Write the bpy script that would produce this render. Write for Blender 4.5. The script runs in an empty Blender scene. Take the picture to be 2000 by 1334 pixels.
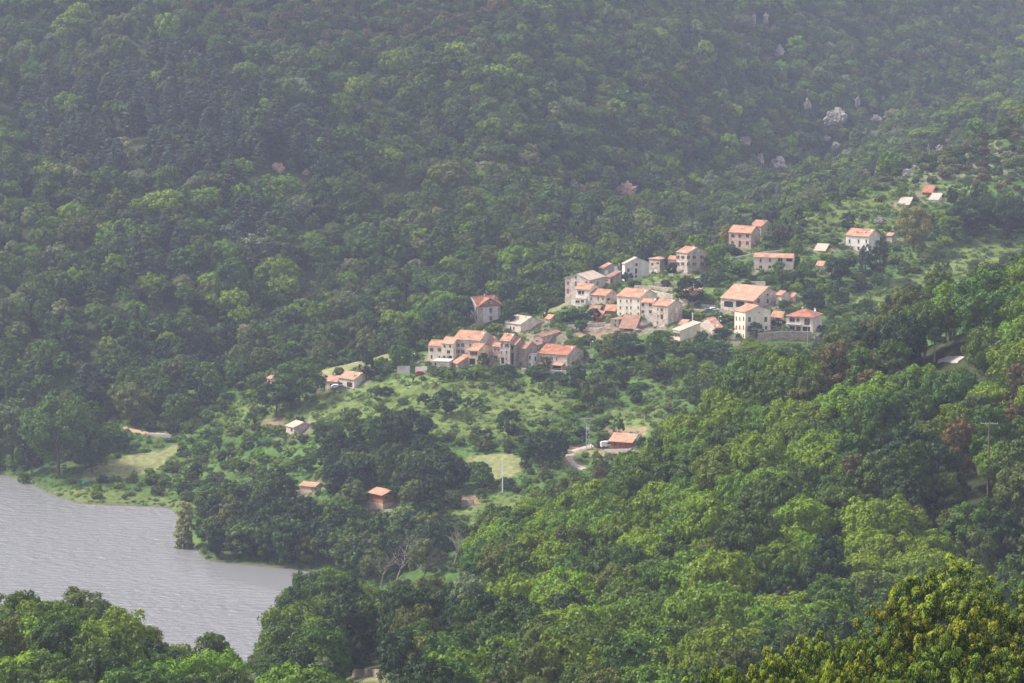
import bpy, math, random
import numpy as np
from math import radians, sin, cos, tan, pi, sqrt
# ---------------------------------------------------------------- camera, light, exposure
scene = bpy.context.scene
COL = scene.collection
rng = np.random.default_rng(7)
random.seed(7)
K = 1.2                       # metres per layout unit
HC = 200.0 * K                # height of the viewpoint above the lake
FPX = 6691.0                  # focal length in pixels of the 2000 px wide photograph
PITCH = radians(8.64)
cam = bpy.data.cameras.new("camera")
cam.sensor_width = 36.0
cam.lens = 36.0 * FPX / 2000.0
cam.clip_start = 1.0
cam.clip_end = 9000.0
cam_o = bpy.data.objects.new("camera", cam)
cam_o.location = (0, 0, HC)
cam_o.rotation_euler = (pi / 2 - PITCH, 0, 0)
COL.objects.link(cam_o)
scene.camera = cam_o

SUN_EL, SUN_AZ = radians(50), radians(-82)     # azimuth from +Y, negative = left of the view
world = bpy.data.worlds.new("World")
scene.world = world
world.use_nodes = True
wn, wl = world.node_tree.nodes, world.node_tree.links
for n in list(wn): wn.remove(n)
sky = wn.new("ShaderNodeTexSky"); sky.sky_type = 'NISHITA'; sky.sun_disc = False
sky.sun_elevation = SUN_EL; sky.sun_rotation = SUN_AZ
sky.air_density = 1.0; sky.dust_density = 3.0; sky.ozone_density = 1.0
# a thin even overcast laid over the blue: clouds with soft breaks
tc = wn.new("ShaderNodeTexCoord")
cn = wn.new("ShaderNodeTexNoise"); cn.inputs["Scale"].default_value = 3.0; cn.inputs["Detail"].default_value = 5.0
cr = wn.new("ShaderNodeMapRange"); cr.inputs["From Min"].default_value = .3; cr.inputs["From Max"].default_value = .6
cr.inputs["To Min"].default_value = .62; cr.inputs["To Max"].default_value = .92
mx = wn.new("ShaderNodeMix"); mx.data_type = 'RGBA'
mx.inputs["B"].default_value = (4.6, 4.5, 4.9, 1)
bg = wn.new("ShaderNodeBackground"); bg.inputs["Strength"].default_value = 0.05
wo = wn.new("ShaderNodeOutputWorld")
wl.new(tc.outputs["Generated"], cn.inputs["Vector"])
wl.new(cn.outputs["Fac"], cr.inputs["Value"])
wl.new(cr.outputs["Result"], mx.inputs["Factor"])
wl.new(sky.outputs["Color"], mx.inputs["A"])
wl.new(mx.outputs["Result"], bg.inputs["Color"])
wl.new(bg.outputs["Background"], wo.inputs["Surface"])

sun = bpy.data.lights.new("sun", 'SUN')
sun.energy = 1.5
sun.angle = radians(12)
sun.color = (1.0, 0.95, 0.87)
sun_o = bpy.data.objects.new("sun", sun)
sd = np.array([sin(SUN_AZ) * cos(SUN_EL), cos(SUN_AZ) * cos(SUN_EL), sin(SUN_EL)])
from mathutils import Vector
sun_o.rotation_euler = Vector(sd).to_track_quat('Z', 'Y').to_euler()
sun_o.location = (-300, 600, 900)
COL.objects.link(sun_o)

scene.view_settings.view_transform = 'Standard'
scene.view_settings.look = 'None'
scene.view_settings.gamma = 1.0
scene.view_settings.use_curve_mapping = False
scene.view_settings.exposure = 2.3
scene.render.engine = 'CYCLES'
cy = scene.cycles
cy.max_bounces = 5; cy.diffuse_bounces = 1; cy.glossy_bounces = 2; cy.transmission_bounces = 2
cy.transparent_max_bounces = 4; cy.volume_bounces = 0
cy.caustics_reflective = False; cy.caustics_refractive = False
cy.use_denoising = True
cy.sample_clamp_indirect = 4.0
try:
    cy.denoiser = 'OPENIMAGEDENOISE'; cy.denoising_prefilter = 'ACCURATE'
except Exception:
    pass
scene.render.filter_size = 1.7
# ---------------------------------------------------------------- helpers
cP, sP = cos(PITCH), sin(PITCH)
def tt(py):                      # drop per metre of northing along the sight line
    v = (667.0 - np.asarray(py, float)) / FPX
    return (sP - v * cP) / (cP + v * sP)
def project(x, y, z):
    x, y, z = np.asarray(x, float), np.asarray(y, float), np.asarray(z, float) - HC
    d = y * cP - z * sP
    return 1000 + FPX * x / d, 667 - FPX * (y * sP + z * cP) / d
def smoothstep(a, b, x):
    t = np.clip((x - a) / (b - a), 0, 1); return t * t * (3 - 2 * t)
def tag(o, label=None, cat=None, group=None, kind=None):
    if label: o["label"] = label
    if cat: o["category"] = cat
    if group: o["group"] = group
    if kind: o["kind"] = kind
    return o
def empty(name, loc, rz=0.0, label=None, cat=None, group=None):
    o = bpy.data.objects.new(name, None); o.location = loc; o.rotation_euler = (0, 0, rz)
    o.empty_display_size = 0.5
    COL.objects.link(o)
    return tag(o, label, cat, group)
def new_mesh(name, V, F, mats=(), smooth=False, fm=None, uv=None):
    me = bpy.data.meshes.new(name)
    me.from_pydata([tuple(map(float, v)) for v in V], [], [tuple(map(int, f)) for f in F])
    for m in mats: me.materials.append(m)
    if fm is not None: me.polygons.foreach_set("material_index", np.asarray(fm, np.int32))
    if smooth: me.polygons.foreach_set("use_smooth", np.ones(len(me.polygons), bool))
    me.update()
    return me
def quad_mesh(name, V, mat=None):
    """V: (n,4,3) -> mesh of n loose quads, built fast"""
    n = len(V)
    me = bpy.data.meshes.new(name)
    me.vertices.add(n * 4); me.vertices.foreach_set("co", V.reshape(-1).astype(np.float32))
    me.loops.add(n * 4); me.loops.foreach_set("vertex_index", np.arange(n * 4, dtype=np.int32))
    me.polygons.add(n); me.polygons.foreach_set("loop_start", np.arange(0, n * 4, 4, dtype=np.int32))
    if mat: me.materials.append(mat)
    me.update(calc_edges=True)
    return me
def link(name, me, parent=None, loc=(0, 0, 0)):
    o = bpy.data.objects.new(name, me); COL.objects.link(o); o.location = loc
    if parent: o.parent = parent
    return o
class MB:
    def __init__(s): s.V = []; s.F = []
    def add(s, V, F):
        b = len(s.V); s.V += [tuple(v) for v in V]; s.F += [tuple(i + b for i in f) for f in F]
    def box(s, a, b):
        x0, y0, z0 = a; x1, y1, z1 = b
        s.add([(x0,y0,z0),(x1,y0,z0),(x1,y1,z0),(x0,y1,z0),(x0,y0,z1),(x1,y0,z1),(x1,y1,z1),(x0,y1,z1)],
              [(0,3,2,1),(4,5,6,7),(0,1,5,4),(1,2,6,5),(2,3,7,6),(3,0,4,7)])
    def tube(s, p, q, r0, r1, n=6):
        p, q = Vector(p), Vector(q); d = (q - p)
        if d.length < 1e-6: return
        d.normalize(); a = d.orthogonal().normalized(); b = d.cross(a)
        V = []
        for c, r in ((p, r0), (q, r1)):
            for k in range(n):
                t = 2 * pi * k / n; V.append(c + (a * cos(t) + b * sin(t)) * r)
        F = [(k, (k + 1) % n, n + (k + 1) % n, n + k) for k in range(n)] + [tuple(range(n - 1, -1, -1)), tuple(range(n, 2 * n))]
        s.add(V, F)
    def slab(s, quad, th):       # quad of 4 points, thickened downwards
        q = [Vector(v) for v in quad]; lo = [v - Vector((0, 0, th)) for v in q]
        s.add(q + lo, [(0,1,2,3),(7,6,5,4),(0,4,5,1),(1,5,6,2),(2,6,7,3),(3,7,4,0)])
    def mesh(s, name, mat): return new_mesh(name, s.V, s.F, [mat] if mat else [])
    def build(s, name, mat, parent=None, loc=(0, 0, 0)): return link(name, s.mesh(name, mat), parent, loc)

# value noise
_tab = rng.random((256, 256))
def vnoise(x, y):
    x = np.asarray(x, float); y = np.asarray(y, float)
    xi = np.floor(x).astype(int); yi = np.floor(y).astype(int)
    fx = x - xi; fy = y - yi; fx = fx * fx * (3 - 2 * fx); fy = fy * fy * (3 - 2 * fy)
    a = _tab[xi % 256, yi % 256]; b = _tab[(xi + 1) % 256, yi % 256]
    c = _tab[xi % 256, (yi + 1) % 256]; d = _tab[(xi + 1) % 256, (yi + 1) % 256]
    return (a * (1 - fx) + b * fx) * (1 - fy) + (c * (1 - fx) + d * fx) * fy
def fbm(x, y, o=4):
    s = 0; a = .5
    for k in range(o):
        s = s + a * (vnoise(x * 2 ** k + 17 * k, y * 2 ** k + 31 * k) - .5); a *= .5
    return s

# ---------------------------------------------------------------- materials
def material(name):
    m = bpy.data.materials.new(name); m.use_nodes = True
    nt = m.node_tree
    for n in list(nt.nodes): nt.nodes.remove(n)
    out = nt.nodes.new("ShaderNodeOutputMaterial")
    return m, nt, nt.nodes, nt.links, out
def foliage_mat(name, col, var=.26, trans=.22, patch=0.06):
    m, nt, N, L, out = material(name)
    oi = N.new("ShaderNodeObjectInfo")
    geo = N.new("ShaderNodeNewGeometry")
    ns = N.new("ShaderNodeTexNoise"); ns.inputs["Scale"].default_value = 1.3; ns.inputs["Detail"].default_value = 2
    L.new(geo.outputs["Position"], ns.inputs["Vector"])
    # brightness: per tree and per leaf spray
    a = N.new("ShaderNodeMapRange"); a.inputs["To Min"].default_value = 1 - var; a.inputs["To Max"].default_value = 1 + var
    L.new(oi.outputs["Random"], a.inputs["Value"])
    b = N.new("ShaderNodeMapRange"); b.inputs["From Min"].default_value = .3; b.inputs["From Max"].default_value = .7
    b.inputs["To Min"].default_value = .7; b.inputs["To Max"].default_value = 1.35
    L.new(ns.outputs["Fac"], b.inputs["Value"])
    mu = N.new("ShaderNodeMath"); mu.operation = 'MULTIPLY'
    L.new(a.outputs[0], mu.inputs[0]); L.new(b.outputs[0], mu.inputs[1])
    # hue: second random from the first
    m2 = N.new("ShaderNodeMath"); m2.operation = 'MULTIPLY'; m2.inputs[1].default_value = 37.7
    fr = N.new("ShaderNodeMath"); fr.operation = 'FRACT'
    L.new(oi.outputs["Random"], m2.inputs[0]); L.new(m2.outputs[0], fr.inputs[0])
    mix = N.new("ShaderNodeMix"); mix.data_type = 'RGBA'
    c = np.array(col)
    mix.inputs["A"].default_value = (c[0] * 1.18, c[1] * .98, c[2] * .7, 1)
    mix.inputs["B"].default_value = (c[0] * .84, c[1] * .98, c[2] * 1.0, 1)
    L.new(fr.outputs[0], mix.inputs["Factor"])
    vm = N.new("ShaderNodeVectorMath"); vm.operation = 'SCALE'
    L.new(mix.outputs["Result"], vm.inputs[0]); L.new(mu.outputs[0], vm.inputs["Scale"])
    d = N.new("ShaderNodeBsdfDiffuse"); t = N.new("ShaderNodeBsdfTranslucent")
    g = N.new("ShaderNodeBsdfGlossy"); g.inputs["Roughness"].default_value = .55
    g.inputs["Color"].default_value = (1, 1, 1, 1)
    tm = N.new("ShaderNodeVectorMath"); tm.operation = 'MULTIPLY'; tm.inputs[1].default_value = (1.25, 1.35, .6)
    L.new(vm.outputs[0], d.inputs["Color"]); L.new(vm.outputs[0], tm.inputs[0]); L.new(tm.outputs[0], t.inputs["Color"])
    s = N.new("ShaderNodeMixShader"); s.inputs[0].default_value = trans
    L.new(d.outputs[0], s.inputs[1]); L.new(t.outputs[0], s.inputs[2])
    s2 = N.new("ShaderNodeMixShader"); s2.inputs[0].default_value = .018
    L.new(s.outputs[0], s2.inputs[1]); L.new(g.outputs[0], s2.inputs[2])
    L.new(s2.outputs[0], out.inputs["Surface"])
    return m
FOL = {
 'bright': foliage_mat("leaves_bright", (.126, .208, .006)),
 'mid':    foliage_mat("leaves_mid", (.056, .108, .009)),
 'dark':   foliage_mat("leaves_dark", (.020, .048, .011), trans=.2),
 'olive':  foliage_mat("leaves_olive", (.082, .112, .020)),
 'grey':   foliage_mat("leaves_grey", (.160, .190, .095)),
 'rust':   foliage_mat("leaves_rust", (.098, .080, .030)),
 'yellow': foliage_mat("leaves_yellow", (.24, .20, .045)),
 'pine':   foliage_mat("needles_pine", (0.041, 0.060, 0.036), trans=.1),
 'near':   foliage_mat("leaves_holm_oak", (.125, .165, .018), trans=.25),
 'shoots_lit': foliage_mat("new_shoots_painted_light", (.215, .270, .024), trans=.25),  # yellow-green new growth, with light painted into the up-facing leaves
 'inner_shaded':  foliage_mat("old_leaves_painted_shade", (.020, .048, .011), trans=.15),  # dark old leaves, shade painted in where they face down and inward
 'pale':   foliage_mat("leaves_pale_poplar", (.235, .250, .110), trans=.35),
 'scrub':  foliage_mat("leaves_scrub", (0.102, 0.174, 0.041)),
}
def noisy(name, col, var=.25, scale=.6, rough=.9, col2=None, bump=0.0, detail=6, coord='obj', bscale=None, metallic=0):
    m, nt, N, L, out = material(name)
    tc_ = N.new("ShaderNodeTexCoord")
    ns = N.new("ShaderNodeTexNoise"); ns.inputs["Scale"].default_value = scale; ns.inputs["Detail"].default_value = detail
    L.new(tc_.outputs["Object"], ns.inputs["Vector"])
    rp = N.new("ShaderNodeMapRange"); rp.inputs["From Min"].default_value = .3; rp.inputs["From Max"].default_value = .7
    L.new(ns.outputs["Fac"], rp.inputs["Value"])
    mix = N.new("ShaderNodeMix"); mix.data_type = 'RGBA'
    c = np.array(col); c2 = np.array(col2) if col2 is not None else c * (1 + var)
    c1 = c if col2 is not None else c * (1 - var)
    mix.inputs["A"].default_value = (*c1, 1); mix.inputs["B"].default_value = (*np.minimum(c2, .95), 1)
    L.new(rp.outputs[0], mix.inputs["Factor"])
    p = N.new("ShaderNodeBsdfPrincipled"); p.inputs["Roughness"].default_value = rough
    p.inputs["Metallic"].default_value = metallic
    p.inputs["Specular IOR Level"].default_value = .25
    L.new(mix.outputs["Result"], p.inputs["Base Color"])
    if bump:
        b = N.new("ShaderNodeBump"); b.inputs["Strength"].default_value = bump; b.inputs["Distance"].default_value = .2
        n2 = N.new("ShaderNodeTexNoise"); n2.inputs["Scale"].default_value = bscale or scale * 4
        L.new(tc_.outputs["Object"], n2.inputs["Vector"]); L.new(n2.outputs["Fac"], b.inputs["Height"])
        L.new(b.outputs[0], p.inputs["Normal"])
    L.new(p.outputs[0], out.inputs["Surface"])
    return m
def stone_mat(name, col, sc=2.2):
    m, nt, N, L, out = material(name)
    tc_ = N.new("ShaderNodeTexCoord")
    mp = N.new("ShaderNodeMapping"); mp.inputs["Scale"].default_value = (1, 1, 1.7)
    L.new(tc_.outputs["Object"], mp.inputs["Vector"])
    v = N.new("ShaderNodeTexVoronoi"); v.inputs["Scale"].default_value = sc
    L.new(mp.outputs[0], v.inputs["Vector"])
    ns = N.new("ShaderNodeTexNoise"); ns.inputs["Scale"].default_value = .5; ns.inputs["Detail"].default_value = 5
    L.new(tc_.outputs["Object"], ns.inputs["Vector"])
    sep = N.new("ShaderNodeSeparateColor"); L.new(v.outputs["Color"], sep.inputs[0])
    mr = N.new("ShaderNodeMapRange"); mr.inputs["To Min"].default_value = .66; mr.inputs["To Max"].default_value = 1.25
    L.new(sep.outputs[0], mr.inputs["Value"])
    mr2 = N.new("ShaderNodeMapRange"); mr2.inputs["From Min"].default_value = .3; mr2.inputs["From Max"].default_value = .7
    mr2.inputs["To Min"].default_value = .72; mr2.inputs["To Max"].default_value = 1.2
    L.new(ns.outputs["Fac"], mr2.inputs["Value"])
    mu = N.new("ShaderNodeMath"); mu.operation = 'MULTIPLY'
    L.new(mr.outputs[0], mu.inputs[0]); L.new(mr2.outputs[0], mu.inputs[1])
    vm = N.new("ShaderNodeVectorMath"); vm.operation = 'SCALE'; vm.inputs[0].default_value = col
    L.new(mu.outputs[0], vm.inputs["Scale"])
    p = N.new("ShaderNodeBsdfPrincipled"); p.inputs["Roughness"].default_value = .95
    p.inputs["Specular IOR Level"].default_value = .15
    L.new(vm.outputs[0], p.inputs["Base Color"])
    b = N.new("ShaderNodeBump"); b.inputs["Strength"].default_value = .6; b.inputs["Distance"].default_value = .1
    L.new(v.outputs["Distance"], b.inputs["Height"]); b.invert = True
    L.new(b.outputs[0], p.inputs["Normal"])
    L.new(p.outputs[0], out.inputs["Surface"])
    return m
def roof_mat(name, col, col2):
    """canal tiles: courses of rounded ribs running down the slope, tile-by-tile colour"""
    m, nt, N, L, out = material(name)
    at = N.new("ShaderNodeUVMap"); at.uv_map = "uv"
    wv = N.new("ShaderNodeTexWave"); wv.wave_type = 'BANDS'; wv.bands_direction = 'X'; wv.inputs["Scale"].default_value = 1.25
    L.new(at.outputs[0], wv.inputs["Vector"])
    ns = N.new("ShaderNodeTexNoise"); ns.inputs["Scale"].default_value = .5; ns.inputs["Detail"].default_value = 5
    tc_ = N.new("ShaderNodeTexCoord"); L.new(tc_.outputs["Object"], ns.inputs["Vector"])
    mp = N.new("ShaderNodeMapping"); mp.inputs["Scale"].default_value = (3.0, 1.9, 1)
    L.new(at.outputs[0], mp.inputs["Vector"])
    wn_ = N.new("ShaderNodeTexVoronoi"); wn_.inputs["Scale"].default_value = 1.0
    L.new(mp.outputs[0], wn_.inputs["Vector"])
    sep = N.new("ShaderNodeSeparateColor"); L.new(wn_.outputs["Color"], sep.inputs[0])
    add = N.new("ShaderNodeMath"); add.operation = 'ADD'
    mr = N.new("ShaderNodeMapRange"); mr.inputs["From Min"].default_value = .32; mr.inputs["From Max"].default_value = .68
    mr.inputs["To Min"].default_value = 0; mr.inputs["To Max"].default_value = .7
    L.new(ns.outputs["Fac"], mr.inputs["Value"])
    m3 = N.new("ShaderNodeMath"); m3.operation = 'MULTIPLY'; m3.inputs[1].default_value = .4
    L.new(sep.outputs[0], m3.inputs[0])
    L.new(mr.outputs[0], add.inputs[0]); L.new(m3.outputs[0], add.inputs[1])
    mix = N.new("ShaderNodeMix"); mix.data_type = 'RGBA'
    mix.inputs["A"].default_value = (*col, 1); mix.inputs["B"].default_value = (*col2, 1)
    L.new(add.outputs[0], mix.inputs["Factor"])
    p = N.new("ShaderNodeBsdfPrincipled"); p.inputs["Roughness"].default_value = .85
    p.inputs["Specular IOR Level"].default_value = .2
    L.new(mix.outputs["Result"], p.inputs["Base Color"])
    b = N.new("ShaderNodeBump"); b.inputs["Strength"].default_value = .8; b.inputs["Distance"].default_value = .12
    L.new(wv.outputs["Fac"], b.inputs["Height"]); L.new(b.outputs[0], p.inputs["Normal"])
    L.new(p.outputs[0], out.inputs["Surface"])
    return m
M = {
 'stone': stone_mat("wall_stone_grey", (.55, .47, .40)),
 'stone_warm': stone_mat("wall_stone_warm", (.60, .49, .40)),
 'stone_dark': stone_mat("wall_stone_dark", (.34, .27, .23)),
 'stone_pink': stone_mat("wall_stone_pink", (.55, .40, .33)),
 'cream': noisy("plaster_cream", (.74, .66, .52), .20, .42, detail=9),
 'white': noisy("plaster_white", (.78, .74, .67), .20, .42, detail=9),
 'peach': noisy("plaster_peach", (.68, .50, .37), .20, .42, detail=9),
 'beige': noisy("plaster_beige", (.64, .56, .47), .20, .42, detail=9),
 'grey': noisy("render_grey", (.36, .33, .32), .18, .5),
 'concrete': noisy("concrete", (.42, .40, .39), .15, .8),
 'orange': roof_mat("tiles_orange", (.29, .125, .08), (.60, .34, .225)),
 'red': roof_mat("tiles_red", (.25, .09, .06), (.50, .22, .14)),
 'salmon': roof_mat("tiles_salmon", (.36, .18, .115), (.58, .36, .25)),
 'pale': roof_mat("tiles_pale", (.42, .32, .25), (.58, .48, .39)),
 'brown': roof_mat("tiles_brown", (.24, .125, .085), (.43, .25, .18)),
 'zinc': noisy("sheet_roof", (.50, .46, .44), .12, .4, rough=.6),
 'glass': noisy("window_glass", (.028, .028, .034), .2, 1, rough=.25),
 'void': noisy("dark_opening", (.02, .018, .018), .2, 1),
 'shut_brown': noisy("shutter_brown", (.15, .07, .045), .2, 1),
 'shut_red': noisy("shutter_red", (.30, .09, .06), .2, 1),
 'shut_green': noisy("shutter_green", (.03, .11, .075), .2, 1),
 'frame': noisy("window_frame", (.55, .50, .44), .1, 1),
 'wood': noisy("timber_red_brown", (.30, .10, .045), .25, 1.5),
 'wood_o': noisy("timber_orange", (.45, .18, .07), .2, 1.5),
 'bark': noisy("bark", (.11, .088, .068), .3, 2.0),
 'bark_pale': noisy("bark_pale", (.26, .225, .19), .25, 2.0),
 'rock': noisy("rock", (.13, .115, .10), .3, .35, col2=(.42, .38, .34), bump=.8),
 'rock_red': noisy("rock_red", (.22, .13, .09), .3, .3, col2=(.40, .28, .20), bump=.8),
 'paint_white': noisy("paint_white", (.80, .80, .80), .04, 1, rough=.4),
 'paint_grey': noisy("paint_grey", (.16, .17, .20), .08, 1, rough=.35),
 'paint_red': noisy("paint_red", (.45, .03, .04), .08, 1, rough=.4),
 'paint_green': noisy("paint_green", (.10, .50, .34), .08, 1, rough=.5),
 'rubber': noisy("rubber", (.02, .02, .02), .1, 1),
 'steel': noisy("galvanised_steel", (.42, .43, .44), .12, 2, rough=.5),
 'steel_dark': noisy("weathered_pole", (.16, .11, .09), .2, 2, rough=.8),
 'cloth': noisy("cloth_white", (.84, .84, .86), .04, 1),
 'lamp': noisy("lamp_glass", (.86, .86, .84), .03, 1, rough=.3),
 'gravel': noisy("gravel_track", (.33, .26, .21), .2, .8, col2=(.46, .38, .32)),
 'tarmac': noisy("pale_road", (.33, .29, .27), .1, .8, col2=(.42, .38, .35)),
 'soil': noisy("soil", (.33, .19, .12), .2, .6, col2=(.48, .31, .21)),
}

# ---------------------------------------------------------------- terrain
# each line runs across the view: (photo column, northing, height) ; a height given as 'p<row>' is read off the sight line
def LN(*pts):
    P = []
    for px, Y, h in pts:
        if isinstance(h, str): z = 200.0 - float(tt(float(h[1:]))) * Y
        else: z = h
        P.append((px, Y * K, z * K))
    return np.array(P, float)
LINES = [
 LN((-400, -60, 198.4), (2400, -60, 198.4)),
 LN((-400, 4, 198.2), (2400, 4, 198.2)),
 LN((-400, 60, 172), (1000, 60, 173), (2400, 60, 175)),
 LN((-400, 110, 132), (1000, 110, 138), (1500, 110, 152), (1900, 110, 159), (2400, 110, 161)),
 LN((-400, 172, 95), (800, 172, 100), (1200, 172, 136), (1420, 172, 147.5), (1650, 172, 152), (1850, 172, 155.5), (2050, 172, 154.5), (2400, 172, 156)),
 LN((-400, 215, 92), (800, 215, 90), (1200, 215, 112), (1500, 215, 126), (1900, 215, 136), (2400, 215, 138)),
 LN((-400, 290, 90), (500, 290, 84), (1000, 290, 78), (1500, 290, 82), (2000, 290, 92), (2400, 290, 98)),
 LN((-400, 430, 80), (300, 430, 80), (500, 440, 75), (700, 460, 71), (1000, 450, 72), (1500, 430, 75), (2000, 430, 74), (2400, 430, 78)),
 LN((-400, 520, 70), (-100, 520, 66), (130, 520, 72), (230, 520, 68), (330, 525, 62), (420, 530, 58), (500, 560, 47), (700, 588, 50), (1000, 600, 52), (1500, 560, 62), (2000, 580, 60), (2400, 580, 66)),
 LN((-400, 620, 36), (300, 620, 34), (420, 650, 22), (470, 680, 15), (520, 700, 22), (600, 720, 27), (700, 740, 25), (900, 750, 32), (1000, 750, 39), (1130, 755, 43),
    (1250, 752, 52), (1400, 750, 64), (1500, 745, 74), (1700, 742, 83), (1850, 735, 90), (2000, 722, 98), (2400, 715, 114)),
 LN((-400, 700, -4), (300, 700, -4), (420, 705, -4), (500, 760, -4), (650, 805, -3), (750, 812, 1), (900, 820, 8), (1000, 825, 13), (1130, 835, 18), (1400, 845, 32), (1700, 850, 40), (2000, 850, 50), (2400, 850, 60)),
 LN((-400, 1040, -4), (0, 1020, -4), (60, 1008, -4), (90, 994, -4), (150, 975, -4), (345, 972, -4), (365, 915, -4), (390, 895, -4), (500, 890, -4), (600, 887, -3), (670, 880, -2),
    (750, 880, 2), (850, 870, 8), (1000, 872, 14), (1150, 890, 18), (1300, 900, 23), (1500, 920, 36), (1700, 940, 40), (2000, 950, 48), (2400, 950, 57)),
 LN((-400, 1070, .3), (0, 1044, .3), (60, 1030, .3), (85, 1014, .3), (150, 996, .3), (345, 991, .3), (365, 940, .3), (390, 917, .3), (500, 911, .3), (600, 906, .3), (670, 897, .3),
    (750, 894, 3.2), (850, 890, 9), (1000, 895, 15), (1150, 912, 18.5), (1300, 922, 23), (1500, 960, 36), (1700, 980, 39), (2000, 1000, 47), (2400, 1000, 57)),
 LN((-400, 1085, 8), (0, 1060, 5), (100, 1026, 2.2), (200, 1025, 3.2), (400, 1012, 'p940'), (600, 965, 'p950'), (850, 935, 'p950'), (1000, 935, 'p935'), (1150, 955, 'p890'), (1300, 975, 'p830'),
    (1500, 1000, 'p720'), (1700, 1015, 'p690'), (2000, 1060, 'p600'), (2400, 1060, 'p520')),
 LN((-400, 1100, 14), (0, 1075, 12), (200, 1045, 'p880'), (400, 1048, 'p850'), (600, 1020, 'p820'), (850, 1000, 'p800'), (1150, 1013, 'p760'), (1300, 1025, 'p700'), (1500, 1043, 'p640'),
    (1700, 1070, 'p600'), (2000, 1122, 'p510'), (2400, 1122, 'p430')),
 LN((-400, 1115, 22), (0, 1090, 18), (200, 1058, 'p852'), (400, 1068, 'p800'), (600, 1048, 'p760'), (850, 1038, 'p715'), (1150, 1060, 'p650'), (1300, 1075, 'p600'), (1500, 1078, 'p570'),
    (1700, 1100, 'p540'), (2000, 1150, 'p450'), (2400, 1150, 'p360')),
 LN((-400, 1135, 30), (0, 1110, 25), (200, 1070, 14), (400, 1090, 'p745'), (600, 1064, 'p724'), (850, 1062, 'p662'), (1000, 1075, 'p628'), (1150, 1097, 'p568'), (1300, 1115, 'p525'),
    (1500, 1140, 'p452'), (1700, 1200, 'p352'), (2000, 1265, 'p235'), (2400, 1330, 'p100')),
 LN((-400, 1150, 40), (0, 1125, 33), (200, 1085, 16), (400, 1112, 13), (600, 1106, 12), (850, 1120, 18), (1000, 1140, 22), (1150, 1165, 26), (1300, 1190, 30), (1500, 1240, 34), (1700, 1310, 40), (2000, 1400, 50), (2400, 1460, 60)),
 LN((-400, 1230, 'p400'), (0, 1240, 'p400'), (500, 1265, 'p400'), (1000, 1335, 'p400'), (1300, 1470, 'p390'), (1500, 1600, 'p370'), (1700, 1740, 'p300'), (2000, 1900, 'p200'), (2400, 1960, 'p140')),
 LN((-400, 1335, 'p200'), (0, 1350, 'p200'), (500, 1375, 'p200'), (1000, 1450, 'p200'), (1300, 1580, 'p200'), (1500, 1720, 'p190'), (2000, 2030, 'p90'), (2400, 2080, 'p60')),
 LN((-400, 1465, 'p-50'), (0, 1480, 'p-50'), (500, 1510, 'p-50'), (1000, 1600, 'p-50'), (1500, 1880, 'p-50'), (2000, 2180, 'p-60'), (2400, 2230, 'p-80')),
 LN((-400, 1600, 164), (1000, 1740, 162), (2400, 2360, 150)),
 LN((-400, 2700, 176), (2400, 2700, 170)),
]
PXG = np.arange(-1600, 3601, 10.0)
YG = np.arange(-72, 2760 * K, 4.0)
def _line_on(ln):
    yy = np.interp(PXG, ln[:, 0], ln[:, 1]); zz = np.interp(PXG, ln[:, 0], ln[:, 2])
    k = np.exp(-np.linspace(-2, 2, 9) ** 2); k /= k.sum()
    f = lambda a: np.convolve(np.pad(a, 4, mode='edge'), k, 'valid')
    return f(yy), f(zz)
LY, LZ = zip(*[_line_on(l) for l in LINES])
LY = np.array(LY); LZ = np.array(LZ)
TAB = np.empty((len(PXG), len(YG)))
for i in range(len(PXG)):
    TAB[i] = np.interp(YG, LY[:, i], LZ[:, i])
_k = np.exp(-np.linspace(-1.8, 1.8, 7) ** 2); _k /= _k.sum()
TAB = np.apply_along_axis(lambda a: np.convolve(np.pad(a, 3, mode='edge'), _k, 'valid'), 1, TAB)
def px_of(x, y): return 1000 + FPX * .985 * np.asarray(x, float) / np.maximum(y, 150.0)
def line_y(k, x, y): return np.interp(px_of(x, y), PXG, LY[k])
def ground(x, y):
    x = np.asarray(x, float); y = np.asarray(y, float)
    p = np.clip((px_of(x, y) - PXG[0]) / 10.0, 0, len(PXG) - 1.001)
    q = np.clip((y - YG[0]) / 4.0, 0, len(YG) - 1.001)
    i = p.astype(int); j = q.astype(int); fp = p - i; fq = q - j
    z = (TAB[i, j] * (1 - fp) + TAB[i + 1, j] * fp) * (1 - fq) + (TAB[i, j + 1] * (1 - fp) + TAB[i + 1, j + 1] * fp) * fq
    s5 = line_y(16, x, y); s0 = line_y(10, x, y)
    far = smoothstep(30, 130, y - s5)
    nearm = smoothstep(60, 300, y) * (1 - smoothstep(-120, -20, y - s0))
    calm = smoothstep(.8, 7, z)
    z = z + calm * (.9 * fbm(x / 11, y / 11, 3) + far * (44 * fbm(x / 80 + 5 + y / 300, y / 230, 3) + 5 * fbm(x / 28, y / 34, 3)) + nearm * 4.0 * fbm(x / 45, y / 45, 3))
    # terraces cut into the village hill
    hill = smoothstep(0, 60, y - s0) * (1 - smoothstep(-30, 20, y - s5)) * smoothstep(3, 9, z)
    st = 2.7
    g = z / st + .9 * fbm(x / 60, y / 60, 2); fr = g - np.floor(g)
    z = z + hill * .62 * st * ((smoothstep(.62, 1.0, fr) - fr))
    return z
def hit(px, py, ymin=300.0, ymax=2700.0, lift=0.0):
    """where the sight line through a photo point meets the ground"""
    v = (667 - py) / FPX; u = (px - 1000) / FPX
    Y = np.arange(ymin, ymax, .5); den = cP + v * sP
    X = Y * u / den; Z = HC - Y * float(tt(py))
    G = ground(X, Y) + lift
    w = np.nonzero(Z <= G)[0]
    k = w[0] if len(w) else len(Y) - 1
    return float(X[k]), float(Y[k]), float(G[k] - lift)
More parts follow.
